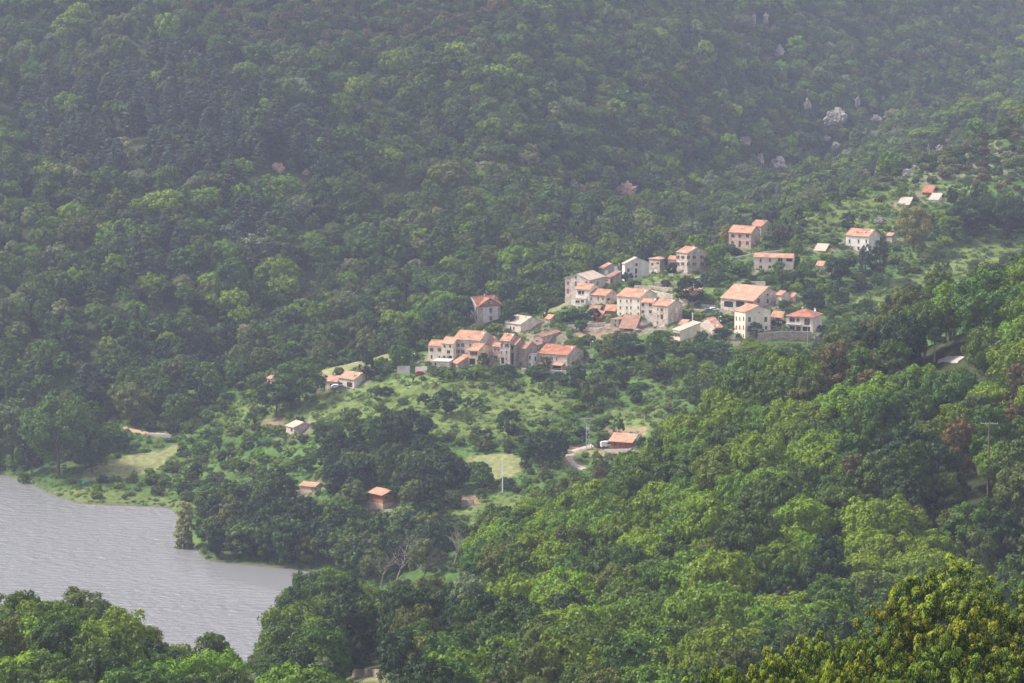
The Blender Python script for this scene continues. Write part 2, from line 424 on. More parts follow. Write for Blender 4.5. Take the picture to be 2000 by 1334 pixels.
HILL = 830 * K
def scale_at(y, z=40): return FPX / (y * cP + (HC - z) * sP)

def inside(px, py, poly):
    px = np.asarray(px, float); py = np.asarray(py, float)
    c = np.zeros(np.broadcast(px, py).shape, bool); n = len(poly)
    for i in range(n):
        x0, y0 = poly[i]; x1, y1 = poly[(i + 1) % n]
        if y0 == y1: continue
        c ^= ((y0 > py) != (y1 > py)) & (px < (x1 - x0) * (py - y0) / (y1 - y0) + x0)
    return c
TAN = [[(160, 935), (172, 905), (300, 880), (352, 866), (348, 880), (300, 925), (200, 942)],
       [(905, 890), (1000, 885), (1020, 900), (1008, 930), (960, 938), (925, 915)],
       [(610, 730), (690, 706), (770, 684), (772, 702), (700, 722), (630, 737)],
       [(1000, 612), (1060, 598), (1112, 583), (1116, 597), (1060, 615), (1010, 622)],
       [(630, 1322), (760, 1316), (760, 1340), (630, 1340)]]
GRASS = [[(420, 800), (640, 765), (830, 735), (1100, 742), (1110, 790), (980, 850), (860, 850), (720, 830), (560, 812)],
         [(1700, 512), (1780, 490), (2000, 468), (2010, 500), (1850, 508)],
         [(1530, 440), (1620, 402), (1750, 368), (1900, 358), (1905, 380), (1762, 405), (1745, 455), (1700, 452), (1640, 476), (1560, 468)],
         [(1180, 800), (1300, 795), (1300, 835), (1190, 842)],
         [(85, 960), (200, 950), (345, 978), (345, 996), (180, 992), (90, 975)],
         [(1225, 555), (1330, 530), (1395, 545), (1390, 600), (1230, 600)],
         [(1860, 500), (2000, 480), (2000, 560), (1760, 600), (1640, 590), (1720, 560)],
         [(870, 985), (1010, 965), (1080, 990), (1000, 1040), (880, 1040)]]
DIRT = [[(1098, 874), (1128, 868), (1150, 878), (1128, 887), (1124, 900), (1148, 914), (1126, 920), (1102, 905)],
        [(1150, 880), (1250, 878), (1252, 888), (1190, 896), (1152, 890)],
        [(1165, 838), (1260, 832), (1262, 850), (1180, 852)],
        [(1120, 640), (1200, 640), (1190, 668), (1130, 668)],
        [(505, 822), (560, 812), (560, 838), (520, 845)],
        [(1130, 640), (1250, 625), (1270, 650), (1150, 668)],
        [(865, 968), (935, 966), (940, 988), (865, 990)]]
ROCKY = [[(1760, 330), (1830, 268), (1900, 255), (1990, 300), (1960, 345), (1850, 350), (1780, 370)]]

XS = np.linspace(-1, 1, 341); YR = [ -60.0 ]
while YR[-1] < 2600 * K:
    y = YR[-1]; YR.append(y + (6 if y < 480 else 4.0 if y < 900 else 2.0 if y < 1330 * 1.0 else 3.6 if y < 2700 else 20))
YR = np.array(YR)
GX, GY = np.meshgrid(XS, YR)
GX = GX * (GY + 330) * .235
GZ = ground(GX, GY)
nr, nc = GX.shape
TV = np.stack([GX, GY, GZ], -1).reshape(-1, 3)
idx = np.arange(nr * nc).reshape(nr, nc)
TF = np.stack([idx[:-1, :-1], idx[:-1, 1:], idx[1:, 1:], idx[1:, :-1]], -1).reshape(-1, 4)
me = bpy.data.meshes.new("hillside")
me.vertices.add(len(TV)); me.vertices.foreach_set("co", TV.reshape(-1).astype(np.float32))
me.loops.add(len(TF) * 4); me.loops.foreach_set("vertex_index", TF.reshape(-1).astype(np.int32))
me.polygons.add(len(TF)); me.polygons.foreach_set("loop_start", np.arange(0, len(TF) * 4, 4, dtype=np.int32))
me.polygons.foreach_set("use_smooth", np.ones(len(TF), bool))
me.update(calc_edges=True)
PX, PY = project(TV[:, 0], np.maximum(TV[:, 1], 5), TV[:, 2])
ys0 = line_y(10, TV[:, 0], TV[:, 1]); ys5 = line_y(16, TV[:, 0], TV[:, 1])
on_hill = (TV[:, 1] > ys0) & (TV[:, 1] < ys5 + 12)
C = np.zeros((len(TV), 4), np.float32); C[:, 3] = 1
n1 = np.clip(fbm(TV[:, 0] / 30, TV[:, 1] / 30, 4) + .5, 0, 1)[:, None]
n2 = np.clip(fbm(TV[:, 0] / 9 + 50, TV[:, 1] / 9, 3) * 1.6 + .5, 0, 1)[:, None]
forest = np.array([.045, .055, .022]); meadow = np.array([.088, .138, .036]); lush = np.array([.052, .104, .024]); dry = np.array([.20, .19, .085])
C[:, :3] = forest * (.7 + .6 * n2)
hc = (meadow * (1 - n1) + lush * n1) * (.75 + .5 * n2) + dry * .08 * np.clip(n2 - .6, 0, 1)
hm = on_hill.astype(float)[:, None]
C[:, :3] = C[:, :3] * (1 - hm) + hc * hm
def paint(polys, col, amt, jitter=.3, mask=None):
    wob = 6 * (fbm(TV[:, 0] / 6, TV[:, 1] / 6, 3))
    s = np.zeros(len(TV))
    for p in polys: s = np.maximum(s, inside(PX + wob, PY + wob * .5, p).astype(float))
    if mask is None: mask = on_hill
    s = (s * mask * amt)[:, None]
    c = np.array(col) * (1 - jitter + 2 * jitter * n2)
    C[:, :3] = C[:, :3] * (1 - s) + c * s
paint(GRASS, (.130, .165, .048), .75)
paint(TAN, (.21, .21, .095), .85, .15, mask=on_hill | (PY > 1290))
paint(DIRT, (.25, .165, .115), .75, .35)
paint(ROCKY, (.22, .20, .14), .6, .3)
steep = (np.hypot(*np.gradient(GZ)[::-1]) / 2.0)
shore = smoothstep(.7, .1, TV[:, 2]) * (TV[:, 1] > ys0)
C[:, :3] = C[:, :3] * (1 - shore[:, None]) + np.array([.10, .10, .06]) * shore[:, None]
ca = me.color_attributes.new("ground_colour", 'FLOAT_COLOR', 'POINT')
ca.data.foreach_set("color", C.reshape(-1))
m, nt, N, L, out = material("hillside_ground")
at = N.new("ShaderNodeAttribute"); at.attribute_name = "ground_colour"
geo = N.new("ShaderNodeNewGeometry")
ns = N.new("ShaderNodeTexNoise"); ns.inputs["Scale"].default_value = .55; ns.inputs["Detail"].default_value = 8; ns.inputs["Roughness"].default_value = .65
L.new(geo.outputs["Position"], ns.inputs["Vector"])
mr = N.new("ShaderNodeMapRange"); mr.inputs["From Min"].default_value = .3; mr.inputs["From Max"].default_value = .7
mr.inputs["To Min"].default_value = .55; mr.inputs["To Max"].default_value = 1.5
L.new(ns.outputs["Fac"], mr.inputs["Value"])
vm = N.new("ShaderNodeVectorMath"); vm.operation = 'SCALE'
L.new(at.outputs["Color"], vm.inputs[0]); L.new(mr.outputs[0], vm.inputs["Scale"])
p = N.new("ShaderNodeBsdfPrincipled"); p.inputs["Roughness"].default_value = 1; p.inputs["Specular IOR Level"].default_value = .05
L.new(vm.outputs[0], p.inputs["Base Color"])
b = N.new("ShaderNodeBump"); b.inputs["Strength"].default_value = .8; b.inputs["Distance"].default_value = .5
L.new(ns.outputs["Fac"], b.inputs["Height"]); L.new(b.outputs[0], p.inputs["Normal"])
L.new(p.outputs[0], out.inputs["Surface"])
me.materials.append(m)
tag(link("hillside", me), kind="structure")

# lake
m, nt, N, L, out = material("lake_water")
geo = N.new("ShaderNodeNewGeometry")
mp = N.new("ShaderNodeMapping"); mp.inputs["Scale"].default_value = (.24, .42, 1); mp.inputs["Rotation"].default_value = (0, 0, radians(12))
L.new(geo.outputs["Position"], mp.inputs["Vector"])
w1 = N.new("ShaderNodeTexNoise"); w1.inputs["Scale"].default_value = 1.0; w1.inputs["Detail"].default_value = 4; w1.inputs["Roughness"].default_value = .55
L.new(mp.outputs[0], w1.inputs["Vector"])
mp2 = N.new("ShaderNodeMapping"); mp2.inputs["Scale"].default_value = (.014, .035, 1); mp2.inputs["Rotation"].default_value = (0, 0, radians(-8))
L.new(geo.outputs["Position"], mp2.inputs["Vector"])
w2 = N.new("ShaderNodeTexNoise"); w2.inputs["Scale"].default_value = 1.0; w2.inputs["Detail"].default_value = 3
L.new(mp2.outputs[0], w2.inputs["Vector"])
st = N.new("ShaderNodeMapRange"); st.inputs["From Min"].default_value = .3; st.inputs["From Max"].default_value = .7
st.inputs["To Min"].default_value = .6; st.inputs["To Max"].default_value = 1.0
L.new(w2.outputs["Fac"], st.inputs["Value"])
b = N.new("ShaderNodeBump"); b.inputs["Distance"].default_value = 2.3
# the lee of the wooded point lies calmer and mirrors its trees
_c = hit(600, 1150, 700.0); vd = N.new("ShaderNodeVectorMath"); vd.operation = 'DISTANCE'; vd.inputs[1].default_value = (_c[0] + 14, _c[1] + 26, 0)
L.new(geo.outputs["Position"], vd.inputs[0])
lee = N.new("ShaderNodeMapRange"); lee.interpolation_type = 'SMOOTHSTEP'; lee.inputs["From Min"].default_value = 34; lee.inputs["From Max"].default_value = 78; lee.inputs["To Min"].default_value = .05; lee.inputs["To Max"].default_value = 1.0
L.new(vd.outputs["Value"], lee.inputs["Value"])
lm = N.new("ShaderNodeMath"); lm.operation = 'MULTIPLY'; L.new(st.outputs[0], lm.inputs[0]); L.new(lee.outputs[0], lm.inputs[1])
L.new(lm.outputs[0], b.inputs["Strength"]); L.new(w1.outputs["Fac"], b.inputs["Height"])
p = N.new("ShaderNodeBsdfPrincipled"); p.inputs["Base Color"].default_value = (.20, .20, .205, 1)
p.inputs["Roughness"].default_value = .22; p.inputs["IOR"].default_value = 1.45; p.inputs["Specular IOR Level"].default_value = .9
L.new(b.outputs[0], p.inputs["Normal"]); L.new(p.outputs[0], out.inputs["Surface"])
me = new_mesh("lake", [(-620, 560, 0), (60, 560, 0), (60, 1330, 0), (-620, 1330, 0)], [(0, 1, 2, 3)], [m])
tag(link("lake", me), kind="structure")

# air
m, nt, N, L, out = material("hazy_air")
pv = N.new("ShaderNodeVolumePrincipled")
pv.inputs["Color"].default_value = (.69, .76, 1.0, 1); pv.inputs["Density"].default_value = .000118; pv.inputs["Anisotropy"].default_value = .45
L.new(pv.outputs[0], out.inputs["Volume"])
hz = MB(); hz.box((-900, -90, -6.5), (900, 2600 * K + 60, HC + 25)); o = hz.build("haze", m)
tag(o, kind="stuff")
# ---------------------------------------------------------------- houses
KEEP = []      # parts of the view that a building or wall must stay open to: x0,y0,x1,y1, northing
FOOT = []      # footprints: x, y, radius
def Z(ox, oy, k): return lambda x, y: (ox + x / k, oy + y / k)
Z1, Z2, Z3, Z4, Z5, Z6 = Z(800, 560, 5.556), Z(1080, 460, 6.25), Z(1300, 540, 5.882), Z(1400, 400, 5.263), Z(480, 660, 5.263), Z(540, 860, 3.846)
ID = lambda x, y: (x, y)

def wall_face(mb, O, ex, ln, z0, z1, ops, n, depth=.22):
    """rectangular wall from O along ex with openings (u0,v0,u1,v1); reveals go in along -n"""
    us = sorted({0, ln, *[o[0] for o in ops], *[o[2] for o in ops]}); vs = sorted({z0, z1, *[o[1] for o in ops], *[o[3] for o in ops]})
    P = lambda u, v, d=0: O + ex * u - n * d + Vector((0, 0, v))
    for i in range(len(us) - 1):
        for j in range(len(vs) - 1):
            um, vm_ = (us[i] + us[i + 1]) / 2, (vs[j] + vs[j + 1]) / 2
            if any(o[0] < um < o[2] and o[1] < vm_ < o[3] for o in ops): continue
            mb.add([P(us[i], vs[j]), P(us[i + 1], vs[j]), P(us[i + 1], vs[j + 1]), P(us[i], vs[j + 1])], [(0, 1, 2, 3)])
    for a, b, c, d in ops:
        for q in (((a, b), (c, b)), ((c, b), (c, d)), ((c, d), (a, d)), ((a, d), (a, b))):
            (u0, v0), (u1, v1) = q
            mb.add([P(u0, v0), P(u1, v1), P(u1, v1, depth), P(u0, v0, depth)], [(0, 1, 2, 3)])

def roof_piece(faces, mat, parent, name="roof", th=.16):
    """faces: list of polygons (lists of points, eave edge first) -> one roof with thickness and running uv"""
    V, F, UV = [], [], []
    for f in faces:
        f = [Vector(p) for p in f]; b = len(V); k = len(f)
        e = (f[1] - f[0]); e.normalize()
        nrm = (f[1] - f[0]).cross(f[-1] - f[0])
        if nrm.z < 0: f = [f[1], f[0]] + f[2:][::-1]; e = -e; nrm = -nrm
        nrm.normalize(); up = nrm.cross(e)
        uv = [((p - f[0]).dot(e), (p - f[0]).dot(up)) for p in f]
        V += f + [p - Vector((0, 0, th)) for p in f]
        F.append(list(range(b, b + k))); UV += uv
        F.append(list(range(b + 2 * k - 1, b + k - 1, -1))); UV += uv[::-1]
        for i in range(k):
            j = (i + 1) % k
            F.append([b + i, b + k + i, b + k + j, b + j]); UV += [(0, 0)] * 4
    me = new_mesh(name, V, F, [mat])
    ul = me.uv_layers.new(name="uv")
    ul.data.foreach_set("uv", np.array(UV, np.float32).reshape(-1))
    return link(name, me, parent)

def chimney(parent, p, h=1.0, w=.6, mat=None):
    mb = MB(); x, y, z = p
    mb.box((x - w / 2, y - w / 2, z - .8), (x + w / 2, y + w / 2, z + h)); mb.box((x - w / 2 - .07, y - w / 2 - .07, z + h), (x + w / 2 + .07, y + w / 2 + .07, z + h + .1))
    mb.box((x - w / 4, y - w / 4, z + h + .1), (x + w / 4, y + w / 4, z + h + .35))
    return mb.build("chimney", mat or M['beige'], parent)

def house(z, label, xL, xM, xR, yB, yE, yaw=40, ridge='W', wall='stone', roof='orange', win=(), pitch=.30, over=.35, cat='house', name='house',
          found=4.0, chim=(), ymin=HILL, keep=True, group=None, yRr=None, wsize=(.75, 1.25), back=None, second=None, reach=None):
    """Corner M is the one nearest the viewer; the front face runs from M away to the left, the side face from M away to the right.
    win: (x, y, w, h, style) in the same picture measure as the corners."""
    (xL, _), (xM, yB), (xR, _) = z(xL, 0), z(xM, yB), z(xR, 0)
    yE = z(0, yE)[1]
    X, Y, G = hit(xM, yB, ymin)
    s = scale_at(Y, G); th = radians(yaw); tdn = float(tt(yB))
    W = (xM - xL) / (s * cos(th)); D = (xR - xM) / (s * sin(th))
    Hh = (yB - yE) / s
    root = empty(name, (X, Y, G), 0, label, cat, group)
    root.rotation_euler = (0, 0, 0)
    ew = Vector((-cos(th), sin(th), 0)); ed = Vector((sin(th), cos(th), 0)); nf = Vector((-sin(th), -cos(th), 0)); nd = Vector((cos(th), -sin(th), 0))
    O = Vector((0, 0, 0)); up = Vector((0, 0, 1))
    P = lambda a, b, c: ew * a + ed * b + up * c
    opsF, opsR, wins = [], [], []
    for w_ in win:
        wx, wy, ww, wh, stl = w_
        k = 1.0 if z is ID else (z(1, 0)[0] - z(0, 0)[0])
        wx, wy = z(wx, wy); ww *= k; wh *= k
        front = wx < xM
        if front:
            f = (xM - wx) / max(xM - xL, .1); dy = f * W * sin(th); wm = ww / (s * cos(th))
            u = f * W; v = (yB - wy) / s - dy * tdn
            lnn = W
        else:
            f = (wx - xM) / max(xR - xM, .1); dy = f * D * cos(th); wm = ww / (s * sin(th))
            u = f * D; v = (yB - wy) / s - dy * tdn
            lnn = D
        hm = wh / s
        a, b, c, d = max(.12, u - wm / 2), max(.05, v - hm / 2), min(lnn - .12, u + wm / 2), v + hm / 2
        if c - a < .25 or d - b < .25: continue
        gr_ = .09 if stl != 'v' else 0; a -= gr_; c += gr_; d += gr_
        a = max(a, .1); c = min(c, lnn - .1)
        gab = d > Hh - .1
        if not gab:
            cur = opsF if front else opsR
            if any(a < q[2] and q[0] < c and b < q[3] and q[1] < d for q in cur): continue
            cur.append((a, b, c, d))
        wins.append((front, a, b, c, d, stl, gab))
    mb = MB()
    wall_face(mb, O, ew, W, -found, Hh, opsF, nf)
    wall_face(mb, O, ed, D, -found, Hh, opsR, nd)
    wall_face(mb, ew * W, ed, D, -found, Hh, [], -nd); wall_face(mb, ed * D, ew, W, -found, Hh, [], -nf)
    wm_ = M[wall]
    e = over; fs = []
    if ridge == 'W':
        rz = pitch * D / 2; dz = e * pitch
        mb.add([P(0, 0, Hh), P(0, D, Hh), P(0, D / 2, Hh + rz)], [(0, 1, 2)]); mb.add([P(W, 0, Hh), P(W, D, Hh), P(W, D / 2, Hh + rz)], [(0, 2, 1)])
        t = .17
        fs = [[P(-e * .6, -e, Hh - dz + t), P(W + e * .6, -e, Hh - dz + t), P(W + e * .6, D / 2, Hh + rz + t), P(-e * .6, D / 2, Hh + rz + t)],
              [P(-e * .6, D + e, Hh - dz + t), P(W + e * .6, D + e, Hh - dz + t), P(W + e * .6, D / 2, Hh + rz + t), P(-e * .6, D / 2, Hh + rz + t)]]
        top = lambda a, b: Hh + rz - abs(b - D / 2) * pitch
    elif ridge == 'D':
        rz = pitch * W / 2; dz = e * pitch
        mb.add([P(0, 0, Hh), P(W, 0, Hh), P(W / 2, 0, Hh + rz)], [(0, 2, 1)]); mb.add([P(0, D, Hh), P(W, D, Hh), P(W / 2, D, Hh + rz)], [(0, 1, 2)])
        t = .17
        fs = [[P(-e, -e * .6, Hh - dz + t), P(-e, D + e * .6, Hh - dz + t), P(W / 2, D + e * .6, Hh + rz + t), P(W / 2, -e * .6, Hh + rz + t)],
              [P(W + e, -e * .6, Hh - dz + t), P(W + e, D + e * .6, Hh - dz + t), P(W / 2, D + e * .6, Hh + rz + t), P(W / 2, -e * .6, Hh + rz + t)]]
        top = lambda a, b: Hh + rz - abs(a - W / 2) * pitch
    elif ridge == 'shedD':      # low over the front face, rising away along the side face
        rz = pitch * D; t = .17
        for a in (0, W): mb.add([P(a, 0, Hh), P(a, D, Hh), P(a, D, Hh + rz)], [(0, 1, 2)])
        mb.add([P(0, D, Hh), P(W, D, Hh), P(W, D, Hh + rz), P(0, D, Hh + rz)], [(0, 1, 2, 3)])
        fs = [[P(-e, -e, Hh - e * pitch + t), P(W + e, -e, Hh - e * pitch + t), P(W + e, D + e, Hh + rz + e * pitch + t), P(-e, D + e, Hh + rz + e * pitch + t)]]
        top = lambda a, b: Hh + b * pitch
    elif ridge == 'hip':
        t = .17; r = min(W, D) / 2; rz = pitch * r; dz = e * pitch; h0 = Hh - dz + t; h1 = Hh + rz + t
        if W >= D: a1, a2 = P(r, D / 2, h1), P(W - r, D / 2, h1)
        else: a1, a2 = P(W / 2, r, h1), P(W / 2, D - r, h1)
        c00, c10, c11, c01 = P(-e, -e, h0), P(W + e, -e, h0), P(W + e, D + e, h0), P(-e, D + e, h0)
        if W >= D: fs = [[c00, c10, a2, a1], [c01, c11, a2, a1], [c00, c01, a1], [c10, c11, a2]]
        else: fs = [[c00, c01, a2, a1], [c10, c11, a2, a1], [c00, c10, a1], [c01, c11, a2]]
        top = lambda a, b: Hh + rz * .7
    elif ridge == 'cross':       # long ridge over the side face with a cross gable rising out of it
        t = .17; rz = pitch * W / 2; dz = e * pitch; rg = rz * .86
        fs = [[P(-e, -e * .6, Hh - dz + t), P(-e, D + e * .6, Hh - dz + t), P(W / 2, D + e * .2, Hh + rz + t), P(W / 2, -e * .2, Hh + rz + t)],
              [P(W + e, -e * .6, Hh - dz + t), P(W + e, D + e * .6, Hh - dz + t), P(W / 2, D + e * .2, Hh + rz + t), P(W / 2, -e * .2, Hh + rz + t)],
              [P(-e * 1.3, .06 * D, Hh + t), P(W / 2, .06 * D, Hh + t), P(W / 2, D / 2, Hh + rg + t), P(-e * 1.3, D / 2, Hh + rg + t)],
              [P(-e * 1.3, .94 * D, Hh + t), P(W / 2, .94 * D, Hh + t), P(W / 2, D / 2, Hh + rg + t), P(-e * 1.3, D / 2, Hh + rg + t)]]
        mb.add([P(0, 0, Hh), P(W, 0, Hh), P(W / 2, 0, Hh + rz)], [(0, 2, 1)]); mb.add([P(0, D, Hh), P(W, D, Hh), P(W / 2, D, Hh + rz)], [(0, 1, 2)])
        mb.add([P(-.003, .06 * D, Hh), P(-.003, .94 * D, Hh), P(-.003, D / 2, Hh + rg)], [(0, 1, 2)])
        top = lambda a, b: Hh + rz - abs(a - W / 2) * pitch
    else:                        # flat terrace with a low kerb
        fs = [[P(-.05, -.05, Hh + .14), P(W + .05, -.05, Hh + .14), P(W + .05, D + .05, Hh + .14), P(-.05, D + .05, Hh + .14)]]
        top = lambda a, b: Hh
    mb.build("wall", wm_, root)
    rf = roof_piece(fs, M[roof], root)
    if ridge in ('W', 'D', 'cross'):      # ridge tiles
        rb = MB()
        if ridge == 'W': rb.tube(P(-e * .6, D / 2, Hh + rz + .17), P(W + e * .6, D / 2, Hh + rz + .17), .13, .13, 6)
        if ridge in ('D', 'cross'): rb.tube(P(W / 2, -e * .6, Hh + rz + .17), P(W / 2, D + e * .6, Hh + rz + .17), .13, .13, 6)
        rb.build("ridge_tiles", M[roof], rf)
    if chim:
        q = P(.5 * W, .62 * D, top(.5 * W, .62 * D)); ab = MB(); ab.tube(q, q + Vector((0, 0, 1.9)), .035, .03, 5)
        for k_ in range(3): ab.box((q.x - .5 + k_ * .1, q.y - .02, q.z + 1.35 + k_ * .2), (q.x + .5 - k_ * .1, q.y + .02, q.z + 1.39 + k_ * .2))
        ab.build("aerial", M['steel'], rf)
        q = P(.04 * W, .35 * D, top(.04 * W, .35 * D) + .5); ab = MB(); ab.tube(q, q + Vector((-.05, -.12, .05)), .38, .30, 12); ab.tube(q - Vector((0, 0, .7)), q, .03, .03, 5); ab.build("satellite_dish", M['paint_white'], rf)
    for ca_, cb_, chh in chim:
        q = P(ca_ * W, cb_ * D, top(ca_ * W, cb_ * D)); chimney(rf, q, chh, .6, M['peach' if wall == 'peach' else 'beige'])
    for front, a, b, c, d, stl, gab in wins:
        ex, n = (ew, nf) if front else (ed, nd)
        Q = lambda u, v, o_: ex * u + n * o_ + up * v
        pane = {'g': 'glass', 'b': 'shut_brown', 'G': 'shut_green', 'r': 'shut_red', 'd': 'shut_brown', 'v': 'void', 'w': 'paint_white', 'W': 'glass', 's': 'glass', 'S': 'glass'}[stl]
        base = .02 if gab else -.16
        mb = MB()
        if stl in 'bGr':      # closed louvred shutters, two leaves
            m_ = (a + c) / 2
            for (u0, u1) in ((a, m_ - .02), (m_ + .02, c)):
                mb.add([Q(u0, b, base), Q(u1, b, base), Q(u1, d, base), Q(u0, d, base), Q(u0, b, base + .05), Q(u1, b, base + .05), Q(u1, d, base + .05), Q(u0, d, base + .05)],
                       [(4, 5, 6, 7), (0, 1, 5, 4), (1, 2, 6, 5), (2, 3, 7, 6), (3, 0, 4, 7)])
        else:
            mb.add([Q(a, b, base), Q(c, b, base), Q(c, d, base), Q(a, d, base)], [(0, 1, 2, 3)])
        nm = 'door' if stl == 'd' else ('opening' if stl == 'v' else 'window')
        w_o = mb.build(nm, M[pane], root)
        fb = MB()
        def bar(u0, v0, u1, v1, z0, z1):
            fb.add([Q(u0, v0, z0), Q(u1, v0, z0), Q(u1, v1, z0), Q(u0, v1, z0), Q(u0, v0, z1), Q(u1, v0, z1), Q(u1, v1, z1), Q(u0, v1, z1)],
                   [(4, 5, 6, 7), (0, 1, 5, 4), (1, 2, 6, 5), (2, 3, 7, 6), (3, 0, 4, 7)])
        if stl in 'gWsS' and (c - a) > .4:
            z0, z1 = base + .01, base + .06; t_ = .06
            bar(a, b, a + t_, d, z0, z1); bar(c - t_, b, c, d, z0, z1); bar(a + t_, b, c - t_, b + t_, z0, z1); bar(a + t_, d - t_, c - t_, d, z0, z1)
            bar((a + c) / 2 - .025, b + t_, (a + c) / 2 + .025, d - t_, z0, z1)
            fb.build("frame", M['frame'], w_o)
            sb = MB(); fb = sb; bar(a - .08, b - .1, c + .08, b - .005, .005, .12); sb.build("sill", M['concrete'], w_o)
        if stl in 'sS':        # open shutters either side
            sw = (c - a) * .48
            for (u0, u1) in ((a - sw - .03, a - .03), (c + .03, c + sw + .03)):
                sb = MB(); fb = sb; bar(u0, b, u1, d, .01, .06); sb.build("shutter", M['shut_brown' if stl == 's' else 'shut_green'], w_o)
    if keep: KEEP.append((xL + 1, yE - (yB - yE) * .05, xR - 1, yB - .24 * (yB - yE) - 1, Y))
    FOOT.append((X + (ew * W + ed * D).x / 2, Y + (ew * W + ed * D).y / 2, .5 * math.hypot(W, D)))
    return dict(root=root, W=W, D=D, H=Hh, P=P, s=s, X=X, Y=Y, G=G, ew=ew, ed=ed, nf=nf, nd=nd, roof=rf, th=th)

def grid(xs, ys, w, h, st): return [(x, y, w, h, st) for y in ys for x in xs]
V = 'villa'
# ---- lower cluster (zoom 1)
h = house(Z1, "tall grey stone villa with crossing red gables and a white plastered panel", 628, 735, 985, 452, 205, 56, 'cross', 'stone', 'red',
      [(685, 245, 16, 44, 's'), (725, 245, 14, 44, 'g'), (685, 335, 16, 44, 's'), (722, 335, 14, 44, 'g'), (875, 258, 30, 42, 'r'), (875, 345, 30, 42, 'r'), (810, 425, 18, 28, 'g'), (858, 180, 20, 26, 'r')],
      pitch=.85, over=.6, chim=[(.45, .5, .9), (.85, .1, 1.6), (.3, .85, 1.0)])
# white plaster panel, proud of the stone
def panel(h, z, x0, x1, y0, y1, mat, holes=(), name="plaster_panel", out=.03):
    s, D, P, nd = h['s'], h['D'], h['P'], h['nd']
    return None
def panel_side(h, f0, f1, v0, v1, mat, holes=(), name="plaster_panel"):
    mb = MB(); O = h['ed'] * (f0 * h['D']) + h['nd'] * .03
    wall_face(mb, O, h['ed'], (f1 - f0) * h['D'], v0, v1, [(a - f0 * h['D'], b, c - f0 * h['D'], d) for a, b, c, d in holes], h['nd'], .02)
    return mb.build(name, mat, h['root'])
D_, H_ = h['D'], h['H']
panel_side(h, .25, .9, .22 * H_, .9 * H_, M['white'], holes=[(.585 * D_ - .75, (452 - 258 - 21) / 5.556 / h['s'] - .95, .585 * D_ + .75, (452 - 258 + 21) / 5.556 / h['s'] - .35),
                                                          (.585 * D_ - .75, (452 - 345 - 21) / 5.556 / h['s'] - .95, .585 * D_ + .75, (452 - 345 + 21) / 5.556 / h['s'] - .35)])
mb = MB()
for zz in (.92, .1):
    q = [h['P'](-.1, -.1, zz * H_), h['P'](h['W'] + .1, -.1, zz * H_)]
mb.add([h['P'](-.08, -.08, .93 * H_), h['P'](-.08, D_ + .02, .93 * H_), h['P'](-.08, D_ + .02, .96 * H_), h['P'](-.08, -.08, .96 * H_), h['P'](h['W'], -.08, .93 * H_), h['P'](h['W'], -.08, .96 * H_)], [(0, 1, 2, 3), (4, 0, 3, 5)])
mb.build("cornice", M['stone_pink'], h['root'])
house(Z1, "low stone house with a pale peach roof beside the tall villa's dark tree", 1030, 1205, 1440, 498, 408, 42, 'W', 'beige', 'pale',
      [(1095, 452, 14, 38, 'g'), (1130, 455, 14, 34, 'g'), (1340, 462, 28, 40, 'w'), (1390, 448, 14, 18, 'g')], chim=[(.2, .4, .6)], pitch=.34)
house(Z1, "leftmost cream house of the lower row, two storeys under an orange roof", 205, 348, 420, 796, 648, 20, 'W', 'cream', 'orange',
      [(237, 688, 14, 38, 's'), (323, 688, 13, 38, 's'), (237, 768, 15, 40, 'd'), (322, 775, 12, 36, 'g')], pitch=.42)
house(Z1, "narrow cream house with a square balcony window, second from the left in the lower row", 348, 474, 560, 806, 622, 18, 'W', 'cream', 'salmon',
      [(378, 648, 16, 30, 'b'), (440, 648, 16, 30, 'b'), (422, 710, 32, 34, 'g'), (375, 775, 22, 50, 'v'), (442, 778, 36, 52, 'v')], pitch=.36)
house(Z1, "grey stone terraced house with three rows of windows, middle of the lower row", 474, 762, 905, 800, 592, 22, 'W', 'stone', 'orange',
      grid((525, 575), (642, 714), 13, 38, 's') + grid((656, 704), (645,), 13, 36, 'g') + [(527, 770, 15, 26, 'g'), (656, 700, 13, 36, 'g')], chim=[(.5, .12, .8), (.1, .5, .5)], pitch=.36)
house(Z1, "cream house whose bright orange roof tops the middle of the lower row", 766, 880, 985, 745, 625, 26, 'W', 'peach', 'orange', [], pitch=.5)
house(Z1, "small salmon-roofed house on a white-framed loggia in the lower row", 640, 742, 880, 880, 698, 24, 'W', 'peach', 'orange',
      [(676, 728, 14, 40, 's'), (717, 728, 13, 40, 's'), (680, 815, 66, 70, 'v')], pitch=.30)
house(Z1, "narrow stone house with a small orange roof left of the tall stone tower house", 900, 985, 1040, 800, 652, 24, 'W', 'stone_pink', 'orange',
      [(925, 690, 12, 26, 'g'), (960, 690, 10, 24, 'g'), (930, 770, 40, 30, 'g')], pitch=.4)
house(Z1, "tall stone tower house of four storeys in the lower row", 985, 1088, 1190, 888, 590, 26, 'W', 'stone', 'orange',
      [(1000, 640, 12, 34, 'g'), (1055, 640, 13, 34, 's'), (1050, 716, 13, 32, 'g'), (1000, 716, 10, 30, 'g'), (1050, 785, 13, 30, 'g'), (1050, 848, 13, 28, 'g'), (1010, 805, 34, 70, 'v')], pitch=.5, chim=[(.6, .4, .5)])
house(Z1, "stone house with a dark stair recess beside the tall tower house", 1092, 1150, 1262, 886, 628, 30, 'W', 'stone_dark', 'orange',
      [(1112, 790, 34, 150, 'v'), (1112, 668, 30, 40, 'v')], pitch=.42)
